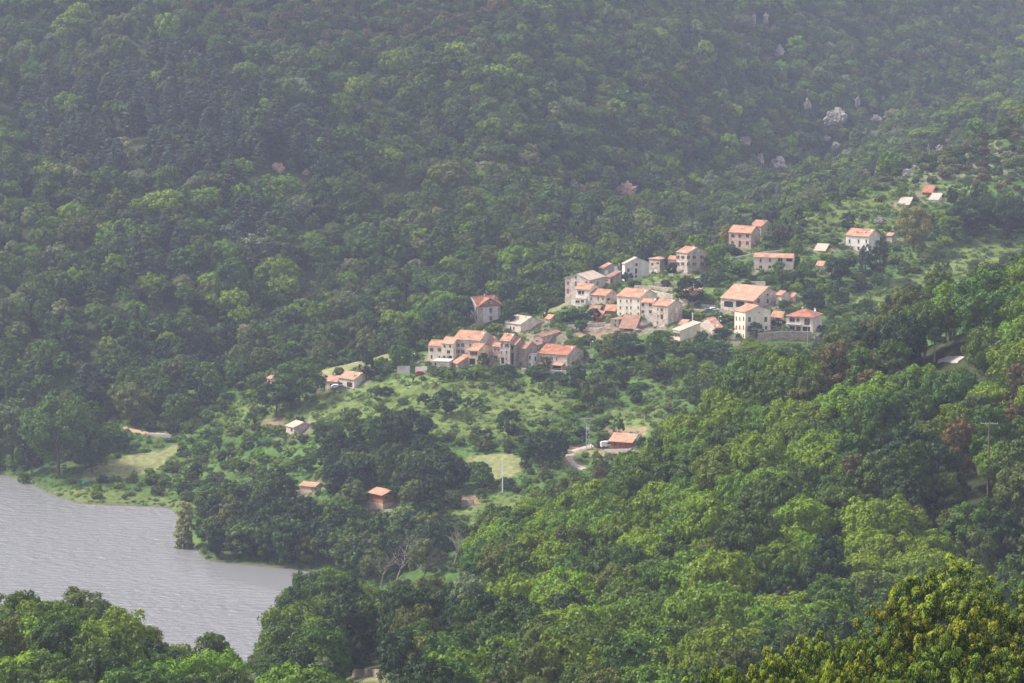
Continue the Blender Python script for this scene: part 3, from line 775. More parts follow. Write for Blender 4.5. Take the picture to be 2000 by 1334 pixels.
house(Z1, "old rubble-stone house with a brown roof, left of the white corner tower", 1150, 1262, 1385, 886, 672, 30, 'W', 'stone_dark', 'brown',
      [(1165, 692, 12, 22, 'g'), (1165, 850, 16, 34, 'g'), (1205, 845, 20, 40, 'b'), (1240, 740, 12, 22, 'g')], pitch=.45)
house(Z1, "long barn with a weathered brown roof above the lower row", 1345, 1440, 1640, 640, 545, 28, 'D', 'stone_pink', 'brown', [(1380, 590, 14, 18, 'g')], pitch=.30)
house(Z1, "low brown-roofed outbuilding wedged between the long barn and the rubble-stone house", 1290, 1380, 1490, 700, 640, 26, 'D', 'stone_dark', 'brown', [], pitch=.25)
h = house(Z1, "long red-roofed stone house with porches at the right end of the lower row", 1398, 1712, 1895, 905, 742, 28, 'W', 'stone_warm', 'red',
      [(1426, 772, 13, 34, 'g'), (1532, 782, 13, 34, 'g'), (1550, 782, 10, 34, 'g'), (1596, 786, 13, 34, 'g'), (1717, 790, 14, 34, 'g'), (1835, 715, 12, 18, 'g'), (1600, 868, 90, 30, 'v'), (1455, 850, 60, 40, 'v')],
      pitch=.36, chim=[(.42, .45, .9), (.8, .3, .4)])
for a0, a1 in ((.1, .5), (.62, .98)):
    W_, H_ = h['W'], h['H']
    roof_piece([[h['P'](a0 * W_, -2.2, H_ * .34), h['P'](a1 * W_, -2.2, H_ * .34), h['P'](a1 * W_, -.03, H_ * .46), h['P'](a0 * W_, -.03, H_ * .46)]], M['salmon'], h['root'], "porch_roof", .1)
    for a in (a0 + .02, a1 - .02):
        mb = MB(); mb.tube(h['P'](a * W_, -2.0, -2), h['P'](a * W_, -2.0, H_ * .33), .1, .1, 6); mb.build("post", M['beige'], h['root'])
house(Z1, "small white corner tower against the long red-roofed house", 1270, 1338, 1395, 880, 738, 34, 'flat', 'white', 'grey' if False else 'zinc',
      [(1303, 770, 16, 34, 'g'), (1303, 846, 14, 28, 'g'), (1368, 780, 18, 50, 'v')])
house(Z1, "flat stone terrace block under the cream houses with one dark window", 245, 430, 480, 895, 815, 14, 'flat', 'stone', 'zinc', [(280, 838, 20, 28, 'v')])
house(Z1, "small lean-to with an orange roof in front of the stone terraced house", 462, 520, 640, 888, 835, 50, 'shedD', 'stone_pink', 'orange', [(490, 862, 12, 24, 'g')], pitch=.42)
house(Z1, "tiny shed with a pink roof below the grassy bank", 1475, 1525, 1560, 395, 352, 35, 'shedD', 'peach', 'salmon', [], pitch=.5)
# ---- upper cluster (zoom 2)
house(Z2, "large grey gabled house at the left end of the upper row with red-brown shutters", 150, 442, 642, 770, 545, 30, 'D', 'stone', 'pale',
      [(187, 586, 22, 46, 'r'), (279, 592, 22, 54, 'r'), (187, 684, 22, 56, 'r'), (408, 585, 20, 44, 'b'), (280, 512, 22, 28, 'g'), (470, 588, 16, 40, 'g'), (547, 588, 14, 44, 'g')], pitch=.36)
house(Z2, "white-sided house with an orange roof behind the large grey gabled house", 556, 604, 840, 520, 402, 56, 'W', 'grey', 'orange', [(655, 450, 46, 50, 'w'), (775, 400, 44, 50, 'w')], pitch=.34, chim=[(.1, .9, .9)])
house(Z2, "low brown lean-to with a vine-covered porch left of the white gabled house", 640, 700, 835, 590, 512, 48, 'shedD', 'stone_pink', 'brown', [(655, 550, 26, 20, 'g'), (710, 560, 40, 60, 'v')], pitch=.30)
house(Z2, "white gabled house on the crest of the upper row", 846, 878, 1178, 560, 345, 62, 'W', 'white', 'pale',
      [(1020, 356, 26, 34, 'b'), (922, 424, 26, 40, 'b'), (1018, 436, 24, 66, 'd'), (922, 505, 26, 34, 'b'), (1018, 500, 24, 30, 'b')], pitch=.38)
house(Z2, "low brownish house between the white gabled house and the big shuttered stone house", 1176, 1302, 1412, 452, 292, 40, 'hip', 'stone_warm', 'salmon',
      [(1215, 352, 22, 36, 'b'), (1280, 342, 26, 24, 'b'), (1250, 420, 36, 30, 'w')], pitch=.22)
house(Z2, "small orange-roofed wing left of the big shuttered stone house", 1410, 1508, 1560, 430, 292, 26, 'W', 'stone_warm', 'orange', [(1433, 345, 14, 36, 's'), (1489, 347, 14, 36, 's')], pitch=.5)
house(Z2, "big three-storey stone house with open shutters at the right end of the upper row", 1514, 1640, 1880, 468, 218, 50, 'W', 'stone', 'orange',
      grid((1531, 1587), (268, 350), 14, 38, 's') + [(1587, 436, 16, 30, 'g')] + grid((1650, 1725, 1826), (268, 352), 16, 38, 's') + [(1725, 212, 14, 16, 'g')], pitch=.34, chim=[(.4, .55, .5)])
house(Z2, "cream house with a balcony, below the large grey gabled house", 280, 445, 565, 862, 672, 28, 'W', 'white', 'orange',
      [(325, 705, 34, 44, 'g'), (365, 708, 26, 40, 'g'), (430, 795, 26, 70, 'w'), (335, 790, 30, 36, 'g')], pitch=.40)
house(Z2, "white lower porch block under the balcony house", 228, 395, 430, 885, 785, 24, 'flat', 'white', 'salmon', [(300, 812, 46, 30, 'g'), (360, 808, 34, 30, 'g')])
house(Z2, "stone house with a gable window, right of the balcony house", 450, 642, 802, 905, 738, 34, 'W', 'stone_warm', 'orange',
      grid((470, 553, 610), (776, 858), 14, 34, 'g') + [(736, 710, 14, 26, 'g'), (680, 782, 40, 30, 'b'), (668, 858, 18, 36, 'd')], pitch=.36)
house(Z2, "long four-storey cream terrace with a wide orange roof at the centre of the village", 785, 1062, 1282, 1005, 762, 33, 'W', 'cream', 'orange',
      grid((827, 905, 953, 1040), (802, 884, 962), 14, 32, 'g'), pitch=.36, chim=[(.25, .55, .6), (.1, .7, .6)])
house(Z2, "cream house with paired dark windows between the long terrace and the stone-gabled house", 1080, 1226, 1300, 1095, 832, 28, 'W', 'beige', 'orange',
      grid((1098, 1188), (855, 942), 28, 38, 'g') + [(1132, 940, 10, 18, 'w')], pitch=.40, chim=[(.3, .5, .4)])
house(Z2, "stone-gabled house with small balconies at the right end of the central terrace", 1224, 1402, 1592, 1122, 870, 38, 'W', 'stone_warm', 'orange',
      [(1283, 908, 12, 28, 'g'), (1330, 915, 30, 34, 'g'), (1283, 996, 12, 34, 'g'), (1330, 1000, 26, 60, 'g'), (1280, 1080, 12, 30, 'g'), (1520, 915, 26, 60, 'w'), (1555, 992, 10, 28, 'g')], pitch=.36, chim=[(.2, .4, .5)])
house(Z2, "garage block with two wide reddish windows under a salmon roof", 1545, 1716, 1830, 858, 738, 34, 'shedD', 'beige', 'salmon',
      [(1586, 768, 60, 34, 'r'), (1660, 768, 60, 34, 'r'), (1800, 762, 22, 20, 'v')], pitch=.30)
house(Z2, "open shed with a small orange roof at the foot of the stone house", 635, 755, 780, 960, 920, 20, 'shedD', 'shut_brown' if False else 'wood', 'orange', [], pitch=.7)
house(Z2, "red-brown garden shed with an orange roof below the village centre", 485, 590, 625, 1058, 1000, 22, 'shedD', 'wood', 'orange', [(510, 1030, 30, 36, 'v')], pitch=.6)
house(Z2, "low brown-roofed hut above the red-brown garden shed", 425, 540, 585, 975, 950, 22, 'shedD', 'stone_pink', 'brown', [], pitch=.6)
house(Z2, "roofless rubble-stone ruin left of the brown-roofed barn", 700, 800, 915, 1130, 1030, 30, 'flat', 'stone_dark', 'brown', [(762, 1040, 14, 24, 'v'), (760, 1098, 16, 26, 'v')])
house(Z2, "low barn with a faded brown roof and open dark front below the long terrace", 815, 1000, 1070, 1172, 1138, 18, 'shedD', 'stone_dark', 'brown', [(930, 1158, 120, 22, 'v')], pitch=.55)
# ---- right cluster (zoom 3)
h = house(Z3, "cream barn with a blank long wall at the foot of the right cluster", 90, 165, 402, 762, 632, 60, 'shedD', 'cream', 'pale',
      [(110, 672, 16, 44, 's'), (148, 678, 14, 40, 's')], pitch=.27)
house(Z3, "grey stone barn with an orange roof joined to the cream barn", 402, 570, 660, 690, 592, 66, 'D', 'stone', 'orange', [], pitch=.42, chim=[(.3, .1, .5)])
house(Z3, "tall cream three-storey house with green shutters in the right cluster", 801, 914, 1218, 722, 410, 58, 'W', 'cream', 'orange',
      grid((820, 857, 895), (486, 588), 10, 48, 'b') + [(965, 495, 30, 54, 'G'), (1160, 493, 30, 56, 'G'), (968, 592, 24, 44, 'G'), (1165, 588, 24, 36, 'g'), (1078, 410, 14, 22, 'v'), (820, 690, 10, 52, 'b'), (850, 692, 26, 56, 'd'), (895, 685, 8, 40, 'b')],
      pitch=.34, over=.3)
house(Z3, "small annex with an orange roof and one green shutter right of the tall cream house", 1216, 1330, 1362, 600, 470, 22, 'shedD', 'peach', 'orange', [(1286, 496, 40, 42, 'G')], pitch=.55)
h = house(Z3, "two-storey house with a balcony and red roof at the right end of the village", 1396, 1690, 1822, 648, 468, 24, 'hip', 'beige', 'red',
      [(1460, 498, 56, 50, 'g'), (1524, 500, 30, 42, 'g'), (1626, 522, 56, 76, 'b'), (1460, 600, 56, 54, 'g'), (1532, 612, 44, 64, 'b'), (1618, 605, 84, 54, 'v')],
      pitch=.42, over=.5, chim=[(.55, .45, 1.1), (.1, .5, .9)])
mb = MB(); W_, H_ = h['W'], h['H']
mb.box((0, 0, 0), (1, 1, 1)); mb.V = []; mb.F = []
mb.slab([h['P'](.42 * W_, -1.3, H_ * .5), h['P'](W_, -1.3, H_ * .5), h['P'](W_, -.02, H_ * .5), h['P'](.42 * W_, -.02, H_ * .5)], .18)
mb.build("balcony", M['concrete'], h['root'])
h = house(Z3, "large stone house with a deep verandah under a pale salmon roof", 648, 1012, 1368, 432, 280, 36, 'W', 'stone', 'salmon',
      [(735, 318, 98, 68, 'v'), (862, 318, 94, 68, 'v'), (970, 315, 64, 38, 'b'), (670, 400, 26, 50, 'v'), (1072, 282, 26, 46, 'b'), (1190, 282, 26, 48, 'b'), (1190, 370, 44, 38, 'v'), (1190, 208, 20, 26, 'v')],
      pitch=.42, over=.35)
house(Z3, "house with orange roofs behind the verandah house", 1270, 1330, 1440, 330, 215, 40, 'W', 'beige', 'orange', [], pitch=.42)
house(Z3, "low orange-roofed shed under the dark tree right of the verandah house", 1365, 1440, 1500, 305, 262, 35, 'shedD', 'peach', 'orange', [], pitch=.5)
house(Z2, "tiny stone store with a brown roof below the stone-gabled house", 1540, 1610, 1660, 1130, 1095, 30, 'shedD', 'stone_dark', 'orange', [], pitch=.4)
# ---- upper right (zoom 4)
house(Z4, "pink two-storey house with a central brown door standing alone above the village", 130, 350, 455, 448, 292, 28, 'W', 'stone_pink', 'orange',
      [(170, 322, 26, 34, 'b'), (240, 322, 26, 34, 'b'), (315, 322, 26, 34, 'b'), (168, 395, 24, 34, 'b'), (315, 397, 24, 34, 'b'), (240, 405, 20, 64, 'd')], pitch=.50)
house(Z4, "pale gabled house with one dark window just behind the pink house", 345, 455, 597, 330, 225, 34, 'W', 'peach', 'orange', [(540, 262, 26, 34, 'g')], pitch=.36, chim=[(.1, .35, .8)])
house(Z4, "long low cream house with an orange roof under the road wall", 386, 782, 812, 672, 548, 12, 'W', 'beige', 'orange',
      [(455, 572, 16, 38, 'g'), (548, 572, 16, 38, 'g'), (652, 575, 44, 44, 'g'), (745, 570, 60, 30, 'v'), (455, 645, 26, 34, 'g'), (548, 645, 26, 34, 'g')], pitch=.42)
house(Z4, "pale grey house with an orange roof standing alone in the upper meadow", 1338, 1560, 1698, 492, 328, 32, 'W', 'white', 'orange',
      [(1374, 376, 14, 36, 'g'), (1462, 378, 14, 36, 'g'), (1536, 378, 13, 34, 'g'), (1462, 452, 18, 38, 'b'), (1530, 455, 18, 38, 'b')], pitch=.42, chim=[(.62, .2, .7), (.25, .2, .7)])
house(Z4, "little stone shed with a patched white and orange roof beside the yellowish tree", 1748, 1800, 1856, 402, 322, 35, 'W', 'stone', 'salmon', [], pitch=.4)
house(Z4, "low shed with a pale roof right of the long low house", 1005, 1110, 1160, 500, 478, 20, 'shedD', 'stone_dark', 'pale', [], pitch=.35)
house(Z4, "small hut with a salmon roof among the trees below the upper meadow", 1024, 1085, 1112, 682, 634, 25, 'shedD', 'beige', 'salmon', [], pitch=.5)
Z8 = Z(1700, 340, 6.667)
house(Z8, "small shed with a dark red roof high in the upper meadow", 680, 800, 850, 280, 242, 22, 'shedD', 'shut_brown' if False else 'wood', 'red', [], pitch=.5)
house(Z8, "low shed with a patched pale roof just above the yellowish tree", 370, 500, 560, 445, 405, 24, 'shedD', 'stone_dark', 'pale', [], pitch=.5)
house(Z8, "whitewashed hut with a patched roof below the dark red shed", 770, 880, 945, 372, 338, 28, 'shedD', 'white', 'pale', [], pitch=.45)
# ---- below the village
h = house(Z5, "modern bungalow with a pale salmon roof and dark garage opening, left of the village", 948, 1116, 1282, 520, 430, 40, 'W', 'beige', 'salmon',
      [(1066, 482, 58, 50, 'v'), (965, 480, 50, 44, 'v')], pitch=.40, chim=[(.2, .2, .7)])
house(Z5, "left wing of the modern bungalow half hidden by the big round tree", 748, 940, 1010, 505, 450, 26, 'W', 'beige', 'salmon', [(880, 490, 40, 20, 'g')], pitch=.55, chim=[(.35, .5, .7)])
house(Z5, "small pale house peeping out left of the big round tree", 215, 262, 345, 508, 420, 50, 'W', 'peach', 'salmon', [(240, 450, 12, 16, 'g')], pitch=.36, chim=[(.3, .6, .7)])
house(Z5, "roof tip of a hut hidden in the trees at the far left of the village", 20, 60, 108, 455, 440, 45, 'W', 'beige', 'salmon', [], pitch=.4, keep=False)
house(Z5, "small stone barn with a gable window alone in the meadow below the village", 406, 495, 692, 1010, 928, 56, 'W', 'stone', 'pale',
      [(468, 952, 14, 40, 'b'), (484, 958, 8, 40, 'w'), (648, 955, 14, 20, 'v')], pitch=.34)
Z7 = Z(1060, 760, 6.667)
h = house(Z7, "red-brown timber cabin with a salmon roof by the curving dirt track", 890, 1150, 1218, 762, 692, 22, 'shedD', 'wood', 'salmon',
      [(940, 728, 20, 30, 'v'), (1010, 728, 14, 30, 'v'), (1080, 728, 14, 30, 'v')], pitch=.32, over=.8)
h = house(Z6, "orange timber chalet on a pink plaster base beside the water wood", 694, 800, 916, 520, 408, 46, 'W', 'wood_o', 'salmon',
      [(826, 432, 18, 20, 'v'), (892, 430, 16, 18, 'v'), (828, 490, 36, 26, 'v')], pitch=.26, over=.9)
mb = MB(); W_, D_, H_ = h['W'], h['D'], h['H']
wall_face(mb, h['nf'] * .05, h['ew'], W_, -2, H_ * .38, [], h['nf']); wall_face(mb, h['nd'] * .05, h['ed'], D_, -2, H_ * .38, [], h['nd']); mb.build("plaster_base", M['peach'], h['root'])
house(Z6, "pale roof of a house sunk in the wood left of the timber chalet", 170, 290, 350, 372, 352, 30, 'W', 'peach', 'salmon', [], pitch=.3, keep=False)
KEEP.append((584, 936, 631, 953, 1300.0))

# ---------------------------------------------------------------- walls, terraces
def field_wall(label, pts, hpx, mat='stone_dark', ymin=HILL, th=.5, name='stone_wall', keep=True, cap=False, zf=ID, found=3.0):
    """a wall whose foot follows the ground between photo points"""
    P = []
    pts = [zf(*p) for p in pts]
    Ys = []
    for (x0, y0), (x1, y1) in zip(pts[:-1], pts[1:]):
        A = hit(x0, y0, ymin); B = hit(x1, y1, ymin)
        n = max(2, int(math.hypot(A[0] - B[0], A[1] - B[1]) / 3))
        for k in range(n + (x1 == pts[-1][0])):
            t = k / n; x = A[0] * (1 - t) + B[0] * t; y = A[1] * (1 - t) + B[1] * t
            P.append(Vector((x, y, A[2] * (1 - t) + B[2] * t)))
        Ys += [A[1], B[1]]
    if zf is not ID: hpx = hpx * (zf(1, 0)[0] - zf(0, 0)[0])
    H = hpx / scale_at(P[0].y)
    root = empty(name, P[0], 0, label, 'wall')
    mb = MB(); b0 = P[0]
    for a, b in zip(P[:-1], P[1:]):
        d = (b - a).normalized(); n_ = Vector((d.y, -d.x, 0)) * th / 2
        wob = .12 * (random.random() - .5)
        V = []
        for p_ in (a, b):
            for sgn, zz in ((1, -found), (-1, -found), (-1, H + wob), (1, H + wob)): V.append(p_ - b0 + n_ * sgn + Vector((0, 0, zz)))
        mb.add(V, [(0, 4, 7, 3), (1, 2, 6, 5), (3, 7, 6, 2), (0, 3, 2, 1), (4, 5, 6, 7)])
    mb.build("masonry", M[mat], root)
    if cap:
        mb = MB()
        for a, b in zip(P[:-1], P[1:]):
            d = (b - a).normalized(); n_ = Vector((d.y, -d.x, 0)) * (th / 2 + .08); V = []
            for p_ in (a, b):
                for sgn, zz in ((1, H + .07), (-1, H + .07), (-1, H + .17), (1, H + .17)): V.append(p_ - b0 + n_ * sgn + Vector((0, 0, zz)))
            mb.add(V, [(0, 4, 7, 3), (1, 2, 6, 5), (3, 7, 6, 2), (0, 3, 2, 1), (4, 5, 6, 7), (0, 1, 5, 4)])
        mb.build("coping", M['concrete'], root)
    xs = [p[0] for p in pts]; ysx = [p[1] for p in pts]
    if keep:
        for (x0, y0), (x1, y1) in zip(pts[:-1], pts[1:]): KEEP.append((min(x0, x1), min(y0, y1) - hpx, max(x0, x1), max(y0, y1) - hpx * .3, min(Ys)))
    return root
field_wall("long brown retaining wall under the right cluster, below the balcony house", [(1480, 668), (1530, 664), (1585, 666)], 17, 'stone_dark')
field_wall("retaining wall in the bushes right of the lamp below the balcony house", [(1590, 668), (1618, 664)], 12, 'stone_dark', keep=False)
field_wall("cream garden wall between the stone barn and the tall cream house", [(625, 720), (705, 722), (800, 728)], 62, 'cream', zf=Z3)
field_wall("low grey wall under the trees between cream barn and tall house", [(740, 800), (870, 790)], 50, 'stone_dark', zf=Z3)
field_wall("grey sloping retaining wall between the upper and right clusters", [(1715, 640), (1870, 610)], 120, 'concrete', zf=Z2, th=.6)
field_wall("upper garden terrace wall behind the central terrace", [(1240, 622), (1480, 622)], 50, 'stone', zf=Z2)
field_wall("middle garden terrace wall behind the central terrace", [(990, 668), (1180, 675), (1460, 700)], 55, 'stone_warm', zf=Z2)
field_wall("lowest garden terrace wall right behind the roofs of the central terrace", [(1180, 735), (1465, 790)], 70, 'stone', zf=Z2)
field_wall("white balustrade wall of the topmost terrace behind the verandah house", [(820, 108), (1145, 108)], 42, 'beige', zf=Z3, cap=True)
field_wall("notched white terrace wall directly behind the verandah house", [(780, 165), (1190, 165)], 44, 'white', zf=Z3, cap=True)
field_wall("grey road wall sloping up behind the long low cream house", [(140, 578), (480, 520), (860, 486)], 34, 'concrete', zf=Z4)
field_wall("small grey wall above the two cars parked by the hedge", [(405, 350), (605, 362)], 26, 'grey', zf=Z3)
field_wall("pinkish wall above the hedge beside the garage block", [(270, 400), (460, 412)], 30, 'stone_pink', zf=Z3)
field_wall("grey wall behind the red car left of the lower row", [(1560, 365), (1690, 360)], 70, 'grey', zf=Z5)
field_wall("short grey wall right of the red car under the cream houses", [(1745, 365), (1870, 360)], 66, 'grey', zf=Z5)
field_wall("white fence-like wall with pillars below the grassy bank", [(1715, 470), (1865, 470)], 50, 'white', zf=Z1, cap=True)
field_wall("stone terrace wall under the long red-roofed house", [(1215, 935), (1450, 945), (1700, 955)], 45, 'stone', zf=Z1)
field_wall("rough stone wall climbing past the bare earth slope below the village centre", [(350, 1170), (560, 1180), (660, 1150)], 40, 'stone_warm', zf=Z2)
field_wall("terrace wall of the ruin garden below the village centre", [(415, 1120), (640, 1110)], 44, 'stone', zf=Z2)
field_wall("pale low wall behind the barn with the faded roof", [(1120, 1180), (1350, 1185)], 40, 'stone', zf=Z2)
field_wall("dark stacked stone wall in the clearing near the white mast", [(1275, 500), (1480, 492)], 44, 'stone_dark', zf=Z6)
field_wall("low wall in front of the timber cabin", [(805, 800), (1090, 802), (1160, 790)], 18, 'concrete', zf=Z7)
field_wall("dark garden terrace wall at the very bottom of the view", [(690, 1322), (742, 1322)], 15, 'stone_dark', ymin=560 * K)
field_wall("low grey wall along the dirt path by the shore meadow", [(288, 852), (335, 854)], 5, 'concrete')

# ---------------------------------------------------------------- tracks
def track(name, pts, wm, mat, lift=.12, ymin=HILL):
    """a strip draped over the ground"""
    P = [Vector(hit(x, y, ymin)) for x, y in pts]
    Q = []
    for a, b in zip(P[:-1], P[1:]):
        n = max(2, int((b - a).length / 1.5))
        Q += [a.lerp(b, k / n) for k in range(n)]
    Q.append(P[-1])
    V, F = [], []
    for i, q in enumerate(Q):
        d = (Q[min(i + 1, len(Q) - 1)] - Q[max(i - 1, 0)]); d.z = 0; d.normalize(); n_ = Vector((-d.y, d.x, 0))
        for k in range(5):
            p_ = q + n_ * wm * (k / 4 - .5) * (1 + .15 * math.sin(i * .7))
            V.append((p_.x, p_.y, float(ground(p_.x, p_.y)) + (lift if 0 < k < 4 else -.5)))
    for i in range(len(Q) - 1):
        for k in range(4): F.append((i * 5 + k, i * 5 + k + 1, i * 5 + k + 6, i * 5 + k + 5))
    tag(link(name, new_mesh(name, V, F, [M[mat]], smooth=True)), kind="structure")
    for x, y in pts: KEEP.append((x - 6, y - 4, x + 6, y + 3, hit(x, y, ymin)[1]))
track("dirt_track", [(1180, 874), (1152, 874), (1137, 876), (1121, 881), (1112, 889), (1113, 899), (1124, 909), (1143, 917)], 3.6, 'gravel', .25)
track("dirt_path", [(243, 836), (262, 841), (290, 848), (312, 851), (338, 850)], 2.6, 'soil', .25)
track("hillside_road", [(1878, 704), (1862, 702), (1846, 703), (1832, 707)], 3.4, 'tarmac', .3, ymin=500 * K)
KEEP.append((1828, 687, 1884, 713, hit(1850, 704, 500 * K)[1]))

# ---------------------------------------------------------------- poles, pylon, lamps, vehicles, laundry
def at(px, py, ymin=HILL):
    x, y, z = hit(px, py, ymin); return Vector((x, y, z)), scale_at(y, z)
def utility_pole(px, py, top, label, mat, ymin, arm=2.6, r=.17, fixt=True):
    p, s = at(px, py, ymin); H = (py - top) / s
    t = empty('utility_pole', p, 0, label, 'utility pole')
    mb = MB(); mb.tube((0, 0, -1), (0, 0, H), r, r * .65, 10); mb.build("shaft", M[mat], t)
    if arm:
        mb = MB(); mb.box((-arm / 2, -.06, H - .25), (arm / 2, .06, H - .1)); mb.build("crossarm", M['steel'], t)
        for k in (-.46, -.2, .2, .46):
            mb = MB(); mb.tube((k * arm, 0, H - .1), (k * arm, 0, H + .22), .07, .04, 8); mb.build("insulator", M['concrete'], t)
    if fixt:
        mb = MB(); mb.box((.2, -.25, H - 2.9), (.75, .25, H - 1.9)); mb.tube((0, 0, H - 2.0), (.5, 0, H - 2.2), .05, .05, 5); mb.build("transformer", M['steel'], t)
        mb = MB(); mb.tube((-.7, 0, H * .42), (-.7, 0, H * .62), .07, .07, 6); mb.box((-.7, -.04, H * .5), (0, .04, H * .5 + .08)); mb.build("bracket", M['concrete'], t)
    KEEP.append((px - 8, top - 2, px + 8, top + (py - top) * .62, p.y)); return t
utility_pole(1825, 708, 626, "pale concrete utility pole with crossarm beside the road bend", 'concrete', 520 * K, r=.26)
utility_pole(1929, 985, 824, "rust-brown utility pole rising out of the near wood below the road bend", 'steel_dark', 420 * K, arm=4.0, r=.3, fixt=False)
utility_pole(981.5, 962, 896, "plain white mast by the tan field", 'paint_white', HILL, arm=0, r=.2, fixt=False)
utility_pole(1466.5, 516, 467, "thin dark pole in front of the pink house", 'steel_dark', HILL, arm=.8, r=.13, fixt=False)
utility_pole(1352.5, 636, 611, "short white pole behind the cream barn", 'paint_white', HILL, arm=0, r=.2, fixt=False)
# lattice pylon
p, s = at(1148, 878); H = (878 - 816) / s; t = empty('power_pylon', p, 0, "grey lattice power pylon with a Y-shaped head beside the dirt track", 'pylon')
KEEP.append((1138, 816, 1158, 872, p.y))
hw = .55
for sx in (-1, 1):
    for sy in (-1, 1):
        mb = MB(); mb.tube((sx * hw, sy * hw, -1), (sx * hw * .8, sy * hw * .8, H * .8), .09, .07, 5); mb.build("leg", M['steel'], t)
mb = MB(); k = 0; zz = 0
while zz < H * .78:
    for sy in (-1, 1):
        a, b = (-1, 1) if k % 2 else (1, -1)
        mb.tube((a * hw, sy * hw, zz), (b * hw, sy * hw, zz + 1.0), .045, .045, 4); mb.tube((sy * hw, a * hw, zz), (sy * hw, b * hw, zz + 1.0), .045, .045, 4)
    zz += 1.0; k += 1
mb.build("lattice", M['steel'], t)
for sx in (-1, 1):
    mb = MB(); mb.tube((sx * .4, 0, H * .78), (sx * 1.5, 0, H * .97), .1, .07, 5); mb.tube((sx * .1, 0, H * .86), (sx * 1.3, 0, H * .97), .05, .05, 4); mb.build("brace", M['steel'], t)
mb = MB(); mb.box((-2.2, -.1, H * .965), (2.2, .1, H * .99)); mb.build("crossarm", M['steel'], t)
for k in (-2.0, -1.1, 0, 1.1, 2.0):
    mb = MB(); mb.tube((k, 0, H * .99), (k, 0, H * .99 + .4), .08, .05, 6); mb.build("insulator", M['concrete'], t)
mb = MB(); mb.box((-.45, -.75, H * .60), (.45, -.05, H * .67)); mb.build("transformer", M['steel'], t)
def lamp_post(px, py, top, label, side=1, two=False):
    p, s = at(px, py); H = (py - top) / s
    t = empty('street_lamp', p, 0, label, 'street lamp', "village street lamps")
    mb = MB(); mb.tube((0, 0, -1), (0, 0, H), .12, .07, 8); mb.build("post", M['concrete'], t)
    for k, hh in enumerate((H, H * .72) if two else (H,)):
        mb = MB(); mb.tube((0, 0, hh - .1), (side * .8, 0, hh), .05, .04, 5); mb.build("arm", M['concrete'], t)
        mb = MB(); mb.tube((side * .8, 0, hh - .18), (side * 1.0, 0, hh + .16), .22, .30, 8); mb.build("lamp_head", M['lamp'], t)
    KEEP.append((px - 2, top - 1, px + 4, py - 4, p.y))
lamp_post(805, 712, 691, "street lamp on the wall left of the first cream house", 1)
lamp_post(1059, 632, 612, "street lamp right of the low stone house's grey gable", 1)
lamp_post(1403, 650, 619, "street lamp with two heads behind the grey stone barn", 1, True)
lamp_post(1577, 676, 636, "street lamp below the balcony house", 1)
lamp_post(1153, 690, 668, "street lamp right of the long red-roofed house", 1)

def car(px, py, rz, label, mat, van=False, name='parked_car'):
    p, s = at(px, py)
    t = empty(name, p + Vector((0, 0, .05)), rz, label, 'van' if van else 'car')
    if van: prof = [(-2.4, .35), (-2.4, 1.9), (-2.2, 2.1), (1.0, 2.1), (1.7, 1.35), (2.3, 1.1), (2.4, .35)]
    else: prof = [(-2.0, .35), (-2.05, .9), (-1.6, 1.0), (-1.1, 1.42), (.45, 1.42), (1.1, .98), (1.95, .85), (2.05, .35)]
    W2 = .85 if not van else .95
    n = len(prof); V = [(x, -W2 * (1 if z < 1.05 else .86), z) for x, z in prof] + [(x, W2 * (1 if z < 1.05 else .86), z) for x, z in prof]
    F = [list(range(n))[::-1], list(range(n, 2 * n))] + [[i, (i + 1) % n, n + (i + 1) % n, n + i] for i in range(n)]
    link("body", new_mesh("body", V, F, [M[mat]]), t)
    x0, x1, zb, zt = (-.2, 1.0, 1.25, 1.8) if van else (-1.15, .75, 1.0, 1.32)
    for sgn in (-1, 1):
        mb = MB(); y = sgn * (W2 * .95); mb.box((x0, min(y, y + sgn * .06), zb), (x1, max(y, y + sgn * .06), zt)); mb.build("side_window", M['glass'], t)
    mb = MB(); xx = 1.35 if van else .8
    a = [(xx - .25, -W2 * .8, zt + .02), (xx - .25, W2 * .8, zt + .02), (xx + .35, W2 * .85, zb + .1), (xx + .35, -W2 * .85, zb + .1)]
    mb.slab(a, .1); mb.build("windscreen", M['glass'], t)
    for x in (-1.3, 1.35):
        for sgn in (-1, 1):
            mb = MB(); mb.tube((x, sgn * (W2 - .12), .33), (x, sgn * (W2 + .06), .33), .33, .33, 12); w = mb.build("wheel", M['rubber'], t)
            mb = MB(); mb.tube((x, sgn * (W2 + .055), .33), (x, sgn * (W2 + .085), .33), .18, .18, 8); mb.build("rim", M['steel'], w)
    KEEP.append((px - 8, py - 7, px + 8, py - 1, p.y))
car(1186, 874, radians(15), "white van parked at the left end of the timber cabin", 'paint_white', True, 'delivery_van')
car(820, 733, radians(10), "small red car parked against the wall left of the lower row", 'paint_red')
car(1384, 610, radians(12), "grey car parked by the hedge between garage block and verandah house", 'paint_grey')
car(1394, 608, radians(12), "white car parked just right of the grey one by the hedge", 'paint_white')
car(657, 759, radians(5), "white car parked before the left wing of the modern bungalow", 'paint_white')
car(666, 760, radians(5), "grey car parked before the modern bungalow, right of the white car", 'paint_grey')

